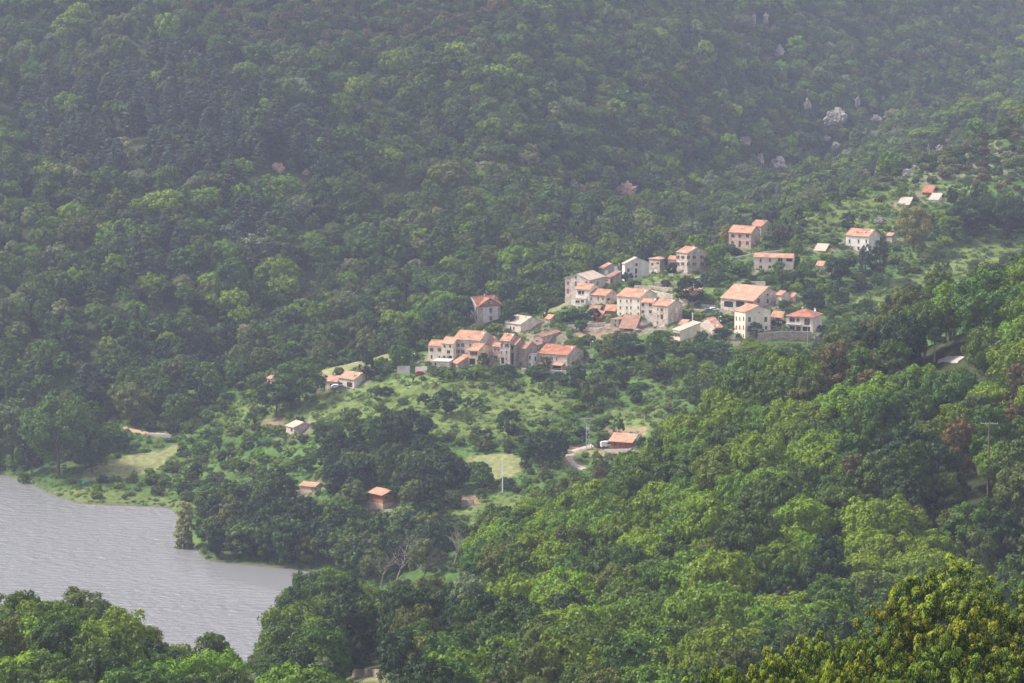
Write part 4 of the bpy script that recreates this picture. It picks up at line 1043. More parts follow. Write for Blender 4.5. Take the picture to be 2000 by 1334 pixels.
def washing(px, py, wpx, hpx, label, n=2):
    p, s = at(px, py); w, hh = wpx / s, hpx / s
    t = empty('washing_line', p, 0, label, 'washing line')
    for sx in (-1, 1):
        mb = MB(); mb.tube((sx * (w / 2 + .2), 0, -.5), (sx * (w / 2 + .2), 0, hh + .5), .04, .04, 5); mb.build("post", M['steel'], t)
    mb = MB(); mb.tube((-w / 2 - .2, 0, hh + .4), (w / 2 + .2, 0, hh + .4), .015, .015, 4); mb.build("line", M['steel'], t)
    for k in range(n):
        x0 = -w / 2 + k * w / n; V, F = [], []
        for i in range(5):
            for j in range(2): V.append((x0 + i * w / n / 4.4, .06 * math.sin(i * 1.7 + j), .4 if j == 0 else hh + .4))
        for i in range(4): F.append((i * 2, i * 2 + 2, i * 2 + 3, i * 2 + 1))
        me = new_mesh("sheet", V, F, [M['cloth']]); link("sheet", me, t)
    KEEP.append((px - wpx / 2, py - hpx - 2, px + wpx / 2, py - 1, p.y))
washing(1311, 543, 8, 6, "white sheets on the line below the big shuttered stone house", 2)
washing(979, 712, 5, 9, "white sheets hanging before the tall stone tower house", 1)
p, s = at(168, 944)
t = empty('rowing_boat', p + Vector((0, 0, .1)), radians(60), "small pale green boat stood on the bank by the shore meadow", 'boat')
V = []; F = []
for i in range(7):
    a = i / 6; hwid = .75 * math.sin(pi * min(.98, .12 + a * .9)) ** .6 * (1 - .75 * (a > .9)); zz = .12 * (2 * a - 1) ** 2
    x = -2 + 4 * a
    V += [(x, -hwid, .65 + zz), (x, -hwid * .6, .05), (x, hwid * .6, .05), (x, hwid, .65 + zz)]
for i in range(6):
    for k in range(3): F.append((i * 4 + k, i * 4 + k + 1, i * 4 + k + 5, i * 4 + k + 4))
F += [(0, 1, 2, 3), (24, 27, 26, 25)]
link("hull", new_mesh("hull", V, F, [M['paint_green']]), t)
for x in (-.8, .6):
    mb = MB(); mb.box((x - .15, -.6, .5), (x + .15, .6, .56)); mb.build("thwart", M['paint_green'], t)
KEEP.append((158, 932, 180, 944, p.y))

# ---------------------------------------------------------------- rocks
def rock_chunk(w, hh, dp, seed, mat):
    import bmesh
    from mathutils import noise as mn
    bm = bmesh.new(); bmesh.ops.create_icosphere(bm, subdivisions=3, radius=1)
    r = random.Random(seed); off = Vector((r.random() * 50, r.random() * 50, r.random() * 50))
    for v in bm.verts:
        q = v.co * 1.5 + off
        d = .9 + .5 * mn.noise(q) + .45 * abs(mn.noise(q * 2.3)) + .25 * mn.cell(q * 1.9) + .15 * mn.noise(q * 6)
        v.co = Vector((v.co.x * w / 2 * d, v.co.y * dp * d, v.co.z * hh / 2 * d))
    me = bpy.data.meshes.new("rock_outcrop"); bm.to_mesh(me); bm.free(); me.materials.append(M[mat]); return me
def rock(px, py, wpx, hpx, label, mat='rock', seed=0, group=None, ymin=HILL, deep=.5):
    p, s = at(px, py, ymin); w, hh = wpx / s, hpx / s; r = random.Random(seed * 7 + 1)
    if wpx < 17:
        o = link("rock_outcrop", rock_chunk(w * 1.15, hh * 1.15, max(w, hh) * .3, seed, mat), None, p + Vector((0, -.5, hh * .45))); tag(o, label, 'rock', group)
    else:
        o = empty("rock_outcrop", p, 0, label, 'rock', group)
        n = 8
        for k in range(n):
            a = r.uniform(0, 6.28); f = r.uniform(.1, .62)
            dx, dz = cos(a) * f * w * .5, sin(a) * f * hh * .5
            x_ = p.x + dx; 
            c = link("boulder", rock_chunk(w * r.uniform(.38, .66), hh * r.uniform(.45, .85), min(w, hh) * r.uniform(.2, .3), seed * 31 + k, mat), o, (dx, dz * 1.1 - 1.5, hh * .5 + dz))
            c.rotation_euler = (r.uniform(-.5, .2), r.uniform(-.6, .6), r.uniform(-.4, .4))
    if wpx > 5: KEEP.append((px - wpx * .38, py - hpx * .98, px + wpx * .38, py - hpx * .42, p.y + 2))
FARR = "pale rocks bared on the far mountain"
rock(1631, 250, 46, 34, "largest pale rock face on the far mountain above the right spur", seed=1, group=FARR)
rock(1521, 338, 32, 34, "streaked pale rock face just above the spur's treetops", seed=2, group=FARR)
rock(1485, 328, 12, 24, "narrow pale rock left of the streaked rock face", seed=3, group=FARR)
rock(1457, 288, 24, 24, "rounded pinkish rock left of the narrow pale rock", seed=4, group=FARR)
rock(1472, 50, 7, 22, "left one of two upright white rocks near the top edge", seed=5, group=FARR)
rock(1496, 48, 9, 20, "right one of two upright white rocks near the top edge", seed=6, group=FARR)
rock(1523, 112, 18, 22, "blocky pale rock below the two upright white rocks", seed=7, group=FARR)
rock(1577, 222, 11, 28, "thin broken rock left of the largest pale rock face", seed=8, group=FARR)
rock(1674, 210, 9, 18, "small upright rock right above the largest pale rock face", seed=9, group=FARR)
rock(1712, 240, 24, 14, "low pale rock right of the largest pale rock face", seed=10, group=FARR)
rock(1724, 196, 6, 9, "tiny white rock above the low pale rock on the far mountain", seed=16, group=FARR)
rock(1632, 290, 14, 12, "small pale rock between the largest face and the spur's trees", seed=11, group=FARR)
rock(1614, 274, 12, 9, "broken little rock below the largest pale rock face", seed=17, group=FARR)
rock(1221, 384, 40, 26, "reddish rock scar above the ravine at the middle of the far mountain", 'rock_red', seed=12, group=FARR)
rock(1136, 374, 9, 14, "small reddish rock left of the reddish scar", 'rock_red', seed=13, group=FARR)
rock(546, 335, 26, 16, "orange earth scar among the dark pines on the left", 'rock_red', seed=14, group=FARR)
rock(598, 342, 12, 10, "small orange scar right of the bigger one among the pines", 'rock_red', seed=15, group=FARR)
SP = "rocks in the scrub of the right spur"
for k, (x, y, w, h_, l) in enumerate([(1812, 300, 6, 14, "upright pale rock in the scrub of the right spur"), (1836, 296, 14, 12, "pale rock cluster right of the upright rock on the spur"),
      (1770, 345, 14, 12, "grey rock low on the spur's scrub slope"), (1786, 331, 8, 8, "little rock above the grey one on the spur"), (1850, 278, 10, 6, "flat rock at the spur's bare patch"),
      (1709, 342, 7, 8, "pinkish stone at the left foot of the spur"), (1718, 437, 15, 10, "grey boulder in the meadow above the lone pale house")]):
    rock(x, y, w, h_, l, seed=20 + k, group=SP)
rock(1245, 648, 12, 6, "broken boulder on the bare earth below the village centre", 'rock', seed=40)
rock(1240, 848, 18, 6, "heap of pale rubble behind the timber cabin", 'rock', seed=41)
# trodden earth, yards and lanes between the houses
FA = np.array(FOOT)
dd = np.full(len(TV), 99.0)
sel = np.nonzero(on_hill & (TV[:, 1] > 1100))[0]
for fx, fy, fr_ in FA:
    dd[sel] = np.minimum(dd[sel], np.hypot(TV[sel, 0] - fx, TV[sel, 1] - fy) - fr_)
ed_ = smoothstep(4.5, .5, dd + 5 * fbm(TV[:, 0] / 7, TV[:, 1] / 7, 3))[:, None] * .75
C[:, :3] = C[:, :3] * (1 - ed_) + np.array([.21, .17, .13]) * (.75 + .5 * n2) * ed_
ca.data.foreach_set("color", C.reshape(-1))
# ---------------------------------------------------------------- trees
def unit(v): return v / np.maximum(np.linalg.norm(v, axis=-1, keepdims=True), 1e-9)
def leaf_quads(pos, nrm, size, r):
    n = len(pos)
    a = unit(np.cross(nrm, unit(r.normal(size=(n, 3))))); b = np.cross(nrm, a)
    s = size * r.uniform(.6, 1.35, (n, 1)); el = r.uniform(.55, .95, (n, 1))
    a = a * s * .5; b = b * s * .5 * el
    bend = nrm * s * .12
    return np.stack([pos - a, pos - b + bend, pos + a, pos + b + bend], 1)
def clumps(kind, r, n):
    """centres and radii of the leaf masses of a crown about 5 m in radius"""
    c, rad = [], []
    if kind == 'round':
        R, zc, hz = 5.0, 6.6, 5.6
    elif kind == 'oval':
        R, zc, hz = 3.9, 7.6, 6.6
    elif kind == 'spread':
        R, zc, hz = 6.2, 6.9, 4.7
    elif kind == 'bush':
        R, zc, hz = 5.0, 3.2, 3.4
    elif kind == 'pine':
        R, zc, hz = 3.6, 9.0, 5.5
    elif kind == 'poplar':
        R, zc, hz = 2.1, 9.5, 8.3
    for i in range(n):
        d = unit(r.normal(size=3)); d[2] = d[2] * .9 + .18; d = unit(d)
        f = r.uniform(.25, 1.0) ** .4
        rc = r.uniform(.13, .27) * R * (1.2 - .3 * f)
        if kind == 'pine':
            u = i / n; zz = 3.5 + 10.5 * u; rr = R * (1.05 - u ** 1.4) * f + .3
            a = r.uniform(0, 2 * pi); p_ = np.array([cos(a) * rr, sin(a) * rr, zz - .12 * rr]); rc = r.uniform(.7, 1.15)
        elif kind == 'poplar':
            u = i / n; zz = 2.0 + 15.5 * u; rr = R * f * (1 - abs(u - .45) ** 1.6 * 1.3) * .8
            a = r.uniform(0, 2 * pi); p_ = np.array([cos(a) * rr, sin(a) * rr, zz]); rc = r.uniform(.45, .85)
        else:
            p_ = np.array([0, 0, zc]) + d * np.array([R - rc * .8, R - rc * .8, hz - rc * .7]) * f
            if r.random() < .22: p_ = p_ + d * rc * .6; rc *= .7
        c.append(p_); rad.append(rc)
    return np.array(c), np.array(rad), np.array([0, 0, zc])
def crown_mesh(kind, seed, nc_, per, size, name='crown', flat=1.0):
    r = np.random.default_rng(seed)
    c, rad, ctr = clumps(kind, r, nc_)
    P_, N_ = [], []
    for k in range(len(c)):
        n = int(per * (rad[k] / rad.mean()) ** 2)
        d = unit(r.normal(size=(n, 3)) + .75 * unit(c[k] - ctr) + np.array([0, 0, .45]))
        rr = rad[k] * r.uniform(.72, 1.08, (n, 1)) * (1 + .18 * np.sin(7 * d[:, :1] + 5 * d[:, 1:2] + k))
        sc = np.array([1.1, 1.1, flat if kind != 'pine' else .62])
        P_.append(c[k] + d * rr * sc)
        N_.append(unit(d / sc + .32 * r.normal(size=(n, 3))))
    P_ = np.concatenate(P_); N_ = np.concatenate(N_)
    # some loose sprays that break the outline
    return quad_mesh(name, leaf_quads(P_, N_, size, r)), c, rad
def trunk_mesh(kind, c, rad, seed, name='trunk'):
    r = random.Random(seed); mb = MB()
    h = {'round': 6.5, 'oval': 8, 'spread': 6, 'bush': 2.2, 'pine': 13.5, 'poplar': 17}[kind]
    w = {'round': .32, 'oval': .27, 'spread': .36, 'bush': .14, 'pine': .26, 'poplar': .22}[kind]
    pts = [Vector((0, 0, -1.2))]
    for k in range(1, 5): pts.append(Vector((r.uniform(-.25, .25) * k / 2, r.uniform(-.25, .25) * k / 2, h * k / 4)))
    for k in range(4): mb.tube(pts[k], pts[k + 1], w * (1 - k * .18), w * (1 - (k + 1) * .18), 7)
    idxs = r.sample(range(len(c)), min(9, len(c)))
    for i in idxs:
        q = Vector(c[i]); zb = min(max(.25 * h, q.z * .45), h * .95)
        b0 = pts[-1].lerp(pts[0], 1 - (zb + 1.2) / (h + 1.2)); mid = b0.lerp(q, .5) + Vector((0, 0, -.3))
        mb.tube(b0, mid, w * .42, w * .25, 5); mb.tube(mid, q, w * .25, w * .08, 4)
    return mb.mesh(name, None)
PROTO = {}
def make_proto(key, kind, seeds, nc_, per, size):
    L_ = []
    for sd_ in seeds:
        cm, c, rad = crown_mesh(kind, sd_, nc_, per, size)
        cm.materials.append(FOL['mid'])
        tm_ = trunk_mesh(kind, c, rad, sd_); tm_.materials.append(M['bark'])
        L_.append((cm, tm_))
    PROTO[key] = L_
# nearer wood: finer leaves
make_proto('oakA', 'round', (11, 12, 13), 78, 110, .38)
make_proto('chestA', 'spread', (21, 22, 23), 80, 120, .42)
make_proto('ovalA', 'oval', (31, 32), 76, 95, .36)
# village distance
make_proto('oakB', 'round', (41, 42, 43), 58, 62, .60)
make_proto('ovalB', 'oval', (51, 52), 52, 60, .56)
make_proto('spreadB', 'spread', (61, 62), 58, 66, .62)
make_proto('bushB', 'bush', (71, 72, 73), 36, 60, .8)
make_proto('pineB', 'pine', (81, 82), 60, 42, .62)
make_proto('poplarB', 'poplar', (91,), 70, 120, .40)
POOL = {'oakA': 'A', 'chestA': 'A', 'ovalA': 'A'}

def tree_thing(name, key, k, x, y, z, sx, sz, rz, foliage, label, group, cat=None, bark='bark'):
    t = empty(name, (x, y, z), rz, label, cat or ('shrub' if name == 'shrub' else 'tree'), group)
    t.scale = (sx, sx, sz)
    cm, tm_ = PROTO[key][k % len(PROTO[key])]
    o = link('crown', cm, t)
    o.material_slots[0].link = 'OBJECT'; o.material_slots[0].material = FOL[foliage]
    o2 = link('trunk', tm_, t)
    if bark != 'bark':
        o2.material_slots[0].link = 'OBJECT'; o2.material_slots[0].material = M[bark]
    return t
DIM = {'oakA': (5.0, 12.4), 'chestA': (6.2, 11.6), 'ovalA': (3.9, 14.2), 'oakB': (5.0, 12.4), 'ovalB': (3.9, 14.2), 'spreadB': (6.2, 11.6), 'bushB': (5.0, 6.6), 'pineB': (3.6, 14.5), 'poplarB': (2.1, 18.3)}
TAKEN = []   # hand-placed trees: x, y, r
def place(px, py, wpx, hpx, name, key, foliage, label, ymin=HILL, k=0, group=None, keep=False, bark='bark'):
    x, y, z = hit(px, py, ymin); s = scale_at(y, z)
    R_, H_ = DIM[key]
    sx = wpx / s / (2 * R_); sz = hpx / s / H_ * 1.0
    TAKEN.append((x, y, wpx / s / 2))
    if keep: KEEP.append((px - wpx * .35, py - hpx, px + wpx * .35, py - hpx * .25, y))
    return tree_thing(name, key, k, x, y, z, sx, sz, random.uniform(0, 6.28), foliage, label, group, bark=bark)
# (column, foot row, width, height, ...)
NS, HL = 380 * K, HILL
HAND = [
 (115, 930, 150, 160, 'oak_tree', 'spreadB', 'mid', "huge round-crowned tree on the far shore at the left end of the meadow", HL, 0),
 (180, 925, 90, 100, 'oak_tree', 'oakB', 'mid', "round tree just right of the huge shore tree, over the green boat", HL, 1),
 (25, 905, 120, 130, 'oak_tree', 'oakB', 'olive', "broad tree at the left frame edge on the far shore", HL, 2),
 (62, 930, 50, 80, 'oak_tree', 'ovalB', 'dark', "dark narrow tree between the left-edge tree and the huge shore tree", HL, 2),
 (46, 948, 26, 26, 'oak_tree', 'oakB', 'mid', "small round tree standing in the shallows of the far shore", HL, 1),
 (172, 795, 66, 88, 'pine_tree', 'pineB', 'pine', "dark pointed conifer behind the shore wood at left", HL, 0),
 (262, 832, 78, 90, 'oak_tree', 'oakB', 'olive', "olive-grey broad tree above the dirt path", HL, 0),
 (361, 1097, 40, 122, 'poplar_tree', 'poplarB', 'pale', "slender pale poplar standing in the water at the point", HL, 0),
 (585, 796, 112, 100, 'oak_tree', 'oakB', 'mid', "big round tree left of the modern bungalow", HL, 2),
 (540, 815, 80, 70, 'oak_tree', 'spreadB', 'dark', "darker tree leaning under the left side of the big round tree", HL, 1),
 (715, 742, 34, 66, 'oak_tree', 'ovalB', 'dark', "dark upright tree just behind the modern bungalow", HL, 0),
 (780, 725, 44, 56, 'oak_tree', 'oakB', 'mid', "bright tree at the right end of the tan bank", HL, 0),
 (806, 756, 12, 52, 'poplar_tree', 'ovalB', 'mid', "thin ivy-green column beside the red car", HL, 1),
 (992, 643, 34, 44, 'oak_tree', 'oakB', 'dark', "dark round tree against the right wall of the tall villa", HL, 1),
 (1086, 588, 36, 40, 'oak_tree', 'oakB', 'dark', "dark tree at the left foot of the large grey gabled house", HL, 0),
 (1127, 772, 42, 74, 'oak_tree', 'ovalB', 'dark', "dark oval tree in front of the right end of the lower row", HL, 0),
 (944, 722, 26, 34, 'oak_tree', 'oakB', 'dark', "small dark tree before the loggia of the lower row", HL, 2),
 (1476, 662, 32, 34, 'oak_tree', 'oakB', 'dark', "round dark bush before the green-shuttered house", HL, 2),
 (1640, 556, 54, 58, 'oak_tree', 'oakB', 'dark', "dark round tree below the upper meadow, left of the conifer pair", HL, 0),
 (1690, 548, 36, 76, 'pine_tree', 'ovalB', 'pine', "left trunk of the dark conifer pair below the pale house", HL, 0),
 (1716, 546, 38, 78, 'pine_tree', 'ovalB', 'pine', "right one of the dark conifer pair below the pale house", HL, 1),
 (1588, 608, 54, 46, 'oak_tree', 'oakB', 'dark', "dark round tree above the balcony house", HL, 1),
 (1784, 492, 78, 92, 'chestnut_tree', 'oakB', 'yellow', "large yellowish-brown round tree in the upper meadow", HL, 1),
 (1655, 452, 32, 38, 'oak_tree', 'oakB', 'dark', "lone dark tree in the meadow above the pale house", HL, 2),
 (1528, 478, 44, 40, 'chestnut_tree', 'bushB', 'rust', "purple-brown tree beside the pale gabled house", HL, 0),
 (1500, 482, 26, 30, 'oak_tree', 'bushB', 'grey', "greyish bushy tree before the pale gabled house", HL, 1),
 (1060, 912, 76, 76, 'oak_tree', 'oakB', 'dark', "largest dark oak left of the dirt track", HL, 0),
 (1090, 900, 46, 58, 'oak_tree', 'oakB', 'dark', "oak crowding the right side of the largest dark oak", HL, 2),
 (845, 952, 52, 78, 'oak_tree', 'ovalB', 'mid', "tall oval tree left of the pair by the tan field", HL, 1),
 (896, 956, 46, 60, 'oak_tree', 'oakB', 'dark', "left tree of the round pair before the tan field", HL, 0),
 (942, 962, 46, 62, 'oak_tree', 'oakB', 'mid', "right tree of the round pair before the tan field", HL, 1),
 (992, 858, 50, 60, 'oak_tree', 'oakB', 'dark', "dark oak in the meadow above the tan field", HL, 2),
 (790, 880, 110, 84, 'oak_tree', 'spreadB', 'dark', "wide dark oak grove tree in the middle of the lower meadow", HL, 0),
 (740, 890, 70, 80, 'oak_tree', 'oakB', 'mid', "tree at the left side of the wide dark oak", HL, 1),
 (870, 810, 60, 50, 'oak_tree', 'oakB', 'dark', "round dark tree below the lower row of houses", HL, 2),
 (1160, 800, 62, 70, 'oak_tree', 'oakB', 'olive', "olive oak in front of the pylon", HL, 1),
 (1254, 880, 26, 28, 'shrub', 'bushB', 'dark', "round bush at the right corner of the timber cabin", HL, 1),
 (1172, 876, 14, 20, 'shrub', 'bushB', 'mid', "small round bush between pylon and timber cabin", HL, 0),
 (815, 985, 90, 90, 'oak_tree', 'oakB', 'dark', "large dark tree hiding the right side of the orange chalet", 905 * K, 0),
 (1345, 600, 60, 62, 'oak_tree', 'oakB', 'dark', None, HL, 2),
 (1895, 460, 90, 74, 'oak_tree', 'oakB', 'dark', "broad dark tree right of the yellowish tree", HL, 0),
 (1962, 462, 90, 76, 'oak_tree', 'oakB', 'dark', "broad dark tree at the right frame edge above the field", HL, 1),
 (1860, 470, 50, 50, 'oak_tree', 'oakB', 'mid', "smaller tree between the yellowish tree and the broad dark ones", HL, 2),
 (1520, 455, 40, 26, 'shrub', 'bushB', 'mid', None, HL, 0),
 (1848, 660, 70, 104, 'oak_tree', 'ovalA', 'dark', "dark oval tree on the near crest left of the road bend", 560 * K, 0),
 (1985, 840, 64, 140, 'chestnut_tree', 'ovalA', 'rust', "reddish-brown tree at the right edge of the near wood", 500 * K, 1),
 (1930, 690, 150, 170, 'oak_tree', 'oakA', 'mid', "broad tree mass on the near crest at the right edge", 560 * K, 0),
]
GARDEN = [(1108, 634, 30, 28, 'dark', "round garden tree above the white pillared wall"), (1134, 646, 26, 20, 'mid', "garden tree right of the white pillared wall"), (1062, 616, 22, 22, 'mid', "garden tree under the grassy bank"),
 (1225, 552, 24, 20, 'dark', "bush before the white gabled house"), (1262, 626, 42, 16, 'bright', "vine bower on the terrace below the long cream terrace"), (1312, 534, 22, 20, 'dark', "dark bush behind the white sheets"),
 (1345, 622, 34, 18, 'scrub', "leftmost hedge bush behind the cream barn"), (1368, 626, 34, 18, 'bright', "bright hedge bush right of the short white pole"), (1392, 628, 34, 18, 'scrub', "hedge bush under the grey car"),
 (1418, 634, 36, 20, 'mid', "hedge bush left of the green-shuttered house"), (1408, 664, 36, 24, 'dark', "dark bush right of the cream barn's palms"), (1370, 668, 26, 22, 'mid', "bushy palm-like tree before the grey stone barn"),
 (1520, 640, 30, 16, 'dark', "bush at the right foot of the green-shuttered house"), (1622, 648, 24, 20, 'mid', "bush at the right corner of the balcony house"), (1530, 604, 24, 18, 'mid', "bush right of the verandah house gable"),
 (1382, 560, 34, 30, 'dark', "dark tree above the grey sloping wall"), (1400, 545, 40, 30, 'mid', "tree between grey sloping wall and road wall"), (1300, 562, 20, 16, 'rust', "brownish bush on the middle garden terrace"),
 (1552, 520, 22, 22, 'mid', "bush at the right end of the long low cream house"), (1520, 530, 26, 20, 'scrub', "bush before the long low cream house"), (1440, 540, 60, 22, 'mid', "wide bush left of the long low cream house"),
 (1175, 604, 22, 12, 'scrub', "leafy bower left of the stone house with gable window"), (1160, 628, 28, 26, 'dark', "dark tree left of the red-brown garden shed"), (1238, 560, 30, 10, 'dark', "low bush on the upper garden terrace"),
 (925, 740, 50, 26, 'mid', "bush clump below the loggia of the lower row"), (985, 738, 50, 26, 'dark', "dark bush clump below the tall tower house"), (1050, 740, 50, 26, 'mid', "bush clump below the white corner tower"),
 (870, 742, 44, 28, 'mid', "round bush below the stone terrace block"), (845, 735, 22, 24, 'scrub', "fresh bush right of the red car"), (1092, 752, 40, 26, 'dark', "dark bush left of the dark oval tree"),
 (1050, 612, 30, 12, 'scrub', "low scrub on the grassy bank"), (1290, 675, 50, 30, 'mid', "tree under the pale low wall"), (1230, 690, 60, 34, 'dark', "dark tree mass under the faded-roof barn"), (1180, 692, 50, 30, 'mid', "tree below the bare earth slope"),
 (1330, 700, 60, 34, 'mid', "broad tree below the cream barn"), (1400, 702, 60, 34, 'dark', "broad dark tree below the grey stone barn"), (1470, 700, 66, 36, 'bright', "bright tree under the green-shuttered house"), (1545, 700, 60, 32, 'mid', "broad tree under the long brown wall")]
CREST = [(1388, 476, 62, 58, 'dark', "dark tree on the crest left of the pink house"), (1340, 492, 46, 34, 'mid', "tree behind the big shuttered stone house"), (1455, 440, 56, 44, 'bright', "bright tree behind the pink house, lowest on the spur crest"), (1505, 430, 52, 44, 'mid', "mid-green spur-crest tree right above the pale gabled house"),
 (1555, 408, 60, 52, 'bright', "broad bright tree low on the spur crest"), (1606, 384, 60, 54, 'bright', "second broad tree up the spur crest"), (1652, 362, 64, 56, 'bright', "bright tree where the spur crest steepens"), (1704, 342, 72, 66, 'bright', "largest bright tree of the spur crest below the rocks"),
 (1752, 312, 58, 46, 'scrub', "dull green tree halfway up the spur crest"), (1800, 292, 56, 46, 'bright', "bright tree in the upper half of the spur crest"), (1845, 268, 60, 54, 'bright', "tree on the upper spur crest below the two highest"), (1895, 252, 66, 60, 'bright', "second highest tree of the spur crest"), (1950, 240, 70, 62, 'bright', "highest bright tree of the spur crest"), (1995, 232, 60, 56, 'mid', "spur-crest tree cut by the right frame edge")]
HAND += [(a_, b_, c_, d_, 'oak_tree', 'oakB', e_, f_, HL, i_ % 3) for i_, (a_, b_, c_, d_, e_, f_) in enumerate(CREST)]
HAND += [(a_, b_, c_, d_, 'shrub' if d_ < 24 else 'oak_tree', 'bushB' if d_ < 24 else 'oakB', e_, f_, HL, i_ % 3) for i_, (a_, b_, c_, d_, e_, f_) in enumerate(GARDEN)]
FOREGROUND = [
 (150, 1262, 150, 136, 'oak_tree', 'oakA', 'olive', "largest round-topped tree of the bottom-left wood", -525 * K, 1),
 (10, 1225, 60, 50, 'pine_tree', 'pineB', 'pine', "dark pine poking in at the left edge above the bottom-left wood", -515 * K, 0),
 (372, 1262, 56, 90, 'oak_tree', 'oakA', 'mid', "thin-topped tree near the right end of the bottom-left wood", -530 * K, 0),
 (465, 1272, 74, 72, 'oak_tree', 'oakA', 'dark', "dark tree at the right end of the bottom-left wood by the water gap", -535 * K, 2),
]
_hit = hit
def hit(px, py, ymin=300.0, ymax=2700.0, lift=0.0):
    if ymin < 0:          # a given northing instead of the foot row
        v = (667 - py) / FPX; x = -ymin * (px - 1000) / FPX / (cP + v * sP)
        return x, -ymin, float(ground(x, -ymin))
    return _hit(px, py, ymin, ymax, lift)
for h_ in HAND + FOREGROUND:
    px, py, w, hh, nm, key, fol, lab, ym, k = h_
    if w > 60: key = {'oakB': 'oakA', 'spreadB': 'chestA', 'ovalB': 'ovalA'}.get(key, key)
    if lab is None: lab = f"dark green {nm.replace('_', ' ')} between the houses near the verandah house" if px < 1400 else "bush tucked behind the pale gabled house"
    place(px, py, w, hh, nm, key, fol, lab, ym, k, keep=(px in (361, 1784, 1127, 982)))
def free_of(px0, px1, pytop, pybot, Y):
    """False when a tree drawn between those rows would cover something that must stay in view"""
    for x0, y0, x1, y1, yy in KEEP:
        if Y < yy + 1 and px1 > x0 and px0 < x1 and pytop < y1 and pybot > y0: return False
    return True

# ---- scattered wood
KEEP.append((334, 985, 380, 1080, 1190.0))
for dx_, dy_, dh_ in ((772, 1152, 92), (829, 1148, 100), (884, 1110, 74), (747, 1150, 70)):
    KEEP.append((dx_ - 17, dy_ - dh_, dx_ + 17, dy_ - dh_ * .3, hit(dx_, dy_, 640 * K)[1] + 4))
cand = []   # (x, y, species, key, scale xy, scale z, foliage, zone)
def jitter_grid(x0, x1, y0, y1, sp, seed):
    r = np.random.default_rng(seed)
    X, Y = np.meshgrid(np.arange(x0, x1, sp), np.arange(y0, y1, sp))
    X = X + r.uniform(-.42, .42, X.shape) * sp; Y = Y + r.uniform(-.42, .42, Y.shape) * sp
    X[1::2] += sp / 2
    return X.ravel(), Y.ravel(), r
def hidden(x, y, ztop):
    """is the top of a tree behind nearer ground and its wood?"""
    x, y, ztop = map(np.asarray, (x, y, ztop)); out = np.zeros(len(x), bool)
    for t in np.linspace(.12, .97, 44):
        xx, yy = x * t, y * t; zz = HC + (ztop - HC) * t
        g = ground(xx, yy)
        s0 = line_y(10, xx, yy)
        can = np.where((yy < s0 - 30) & (yy > 400 * K) & (g > 2), 8.0, 0.0)
        can = np.where(y - yy < 16, 0, can)
        out |= (g + can > zz) & (y - yy > 6)
    return out
# near slope and left knoll
X, Y, r = jitter_grid(-190, 210, 395 * K, 800 * K, 9.0, 3)
G = ground(X, Y); PXc, PYc = project(X, Y, G)
s0 = line_y(10, X, Y)
ok = (Y < s0 - 8) & (G > 1.2) & (PXc > -260) & (PXc < 2260)
X, Y, G, PXc, PYc = [a[ok] for a in (X, Y, G, PXc, PYc)]
hid = hidden(X, Y, G + 12)
sp_n = vnoise(X / 30 + 9, Y / 30); sp_m = vnoise(X / 14 + 3, Y / 14 + 40)
for i in range(len(X)):
    if hid[i]: continue
    right = PXc[i] > 1050 + r.normal() * 120
    u = sp_n[i] + r.normal() * .12
    if right:
        if u > .42: key, nm, fol = 'chestA', 'chestnut_tree', r.choice(['bright', 'bright', 'mid'])
        elif u > .3: key, nm, fol = 'oakA', 'oak_tree', r.choice(['mid', 'olive', 'bright'])
        else: key, nm, fol = ('ovalA', 'oak_tree', r.choice(['dark', 'olive', 'mid', 'mid', 'rust'])) if r.random() < .5 else ('oakA', 'oak_tree', r.choice(['dark', 'olive']))
    else:
        if u > .56: key, nm, fol = 'chestA', 'chestnut_tree', r.choice(['bright', 'mid'])
        elif u > .3: key, nm, fol = 'oakA', 'oak_tree', r.choice(['mid', 'dark', 'olive'])
        else: key, nm, fol = 'ovalA', 'oak_tree', r.choice(['dark', 'mid', 'olive', 'grey'])
    sc = r.uniform(.82, 1.32) * (1.0 if not right else 1)
    if PXc[i] < 560: sc *= .82
    cand.append((X[i], Y[i], nm, key, sc, sc * r.uniform(.9, 1.3), str(fol), 'near'))
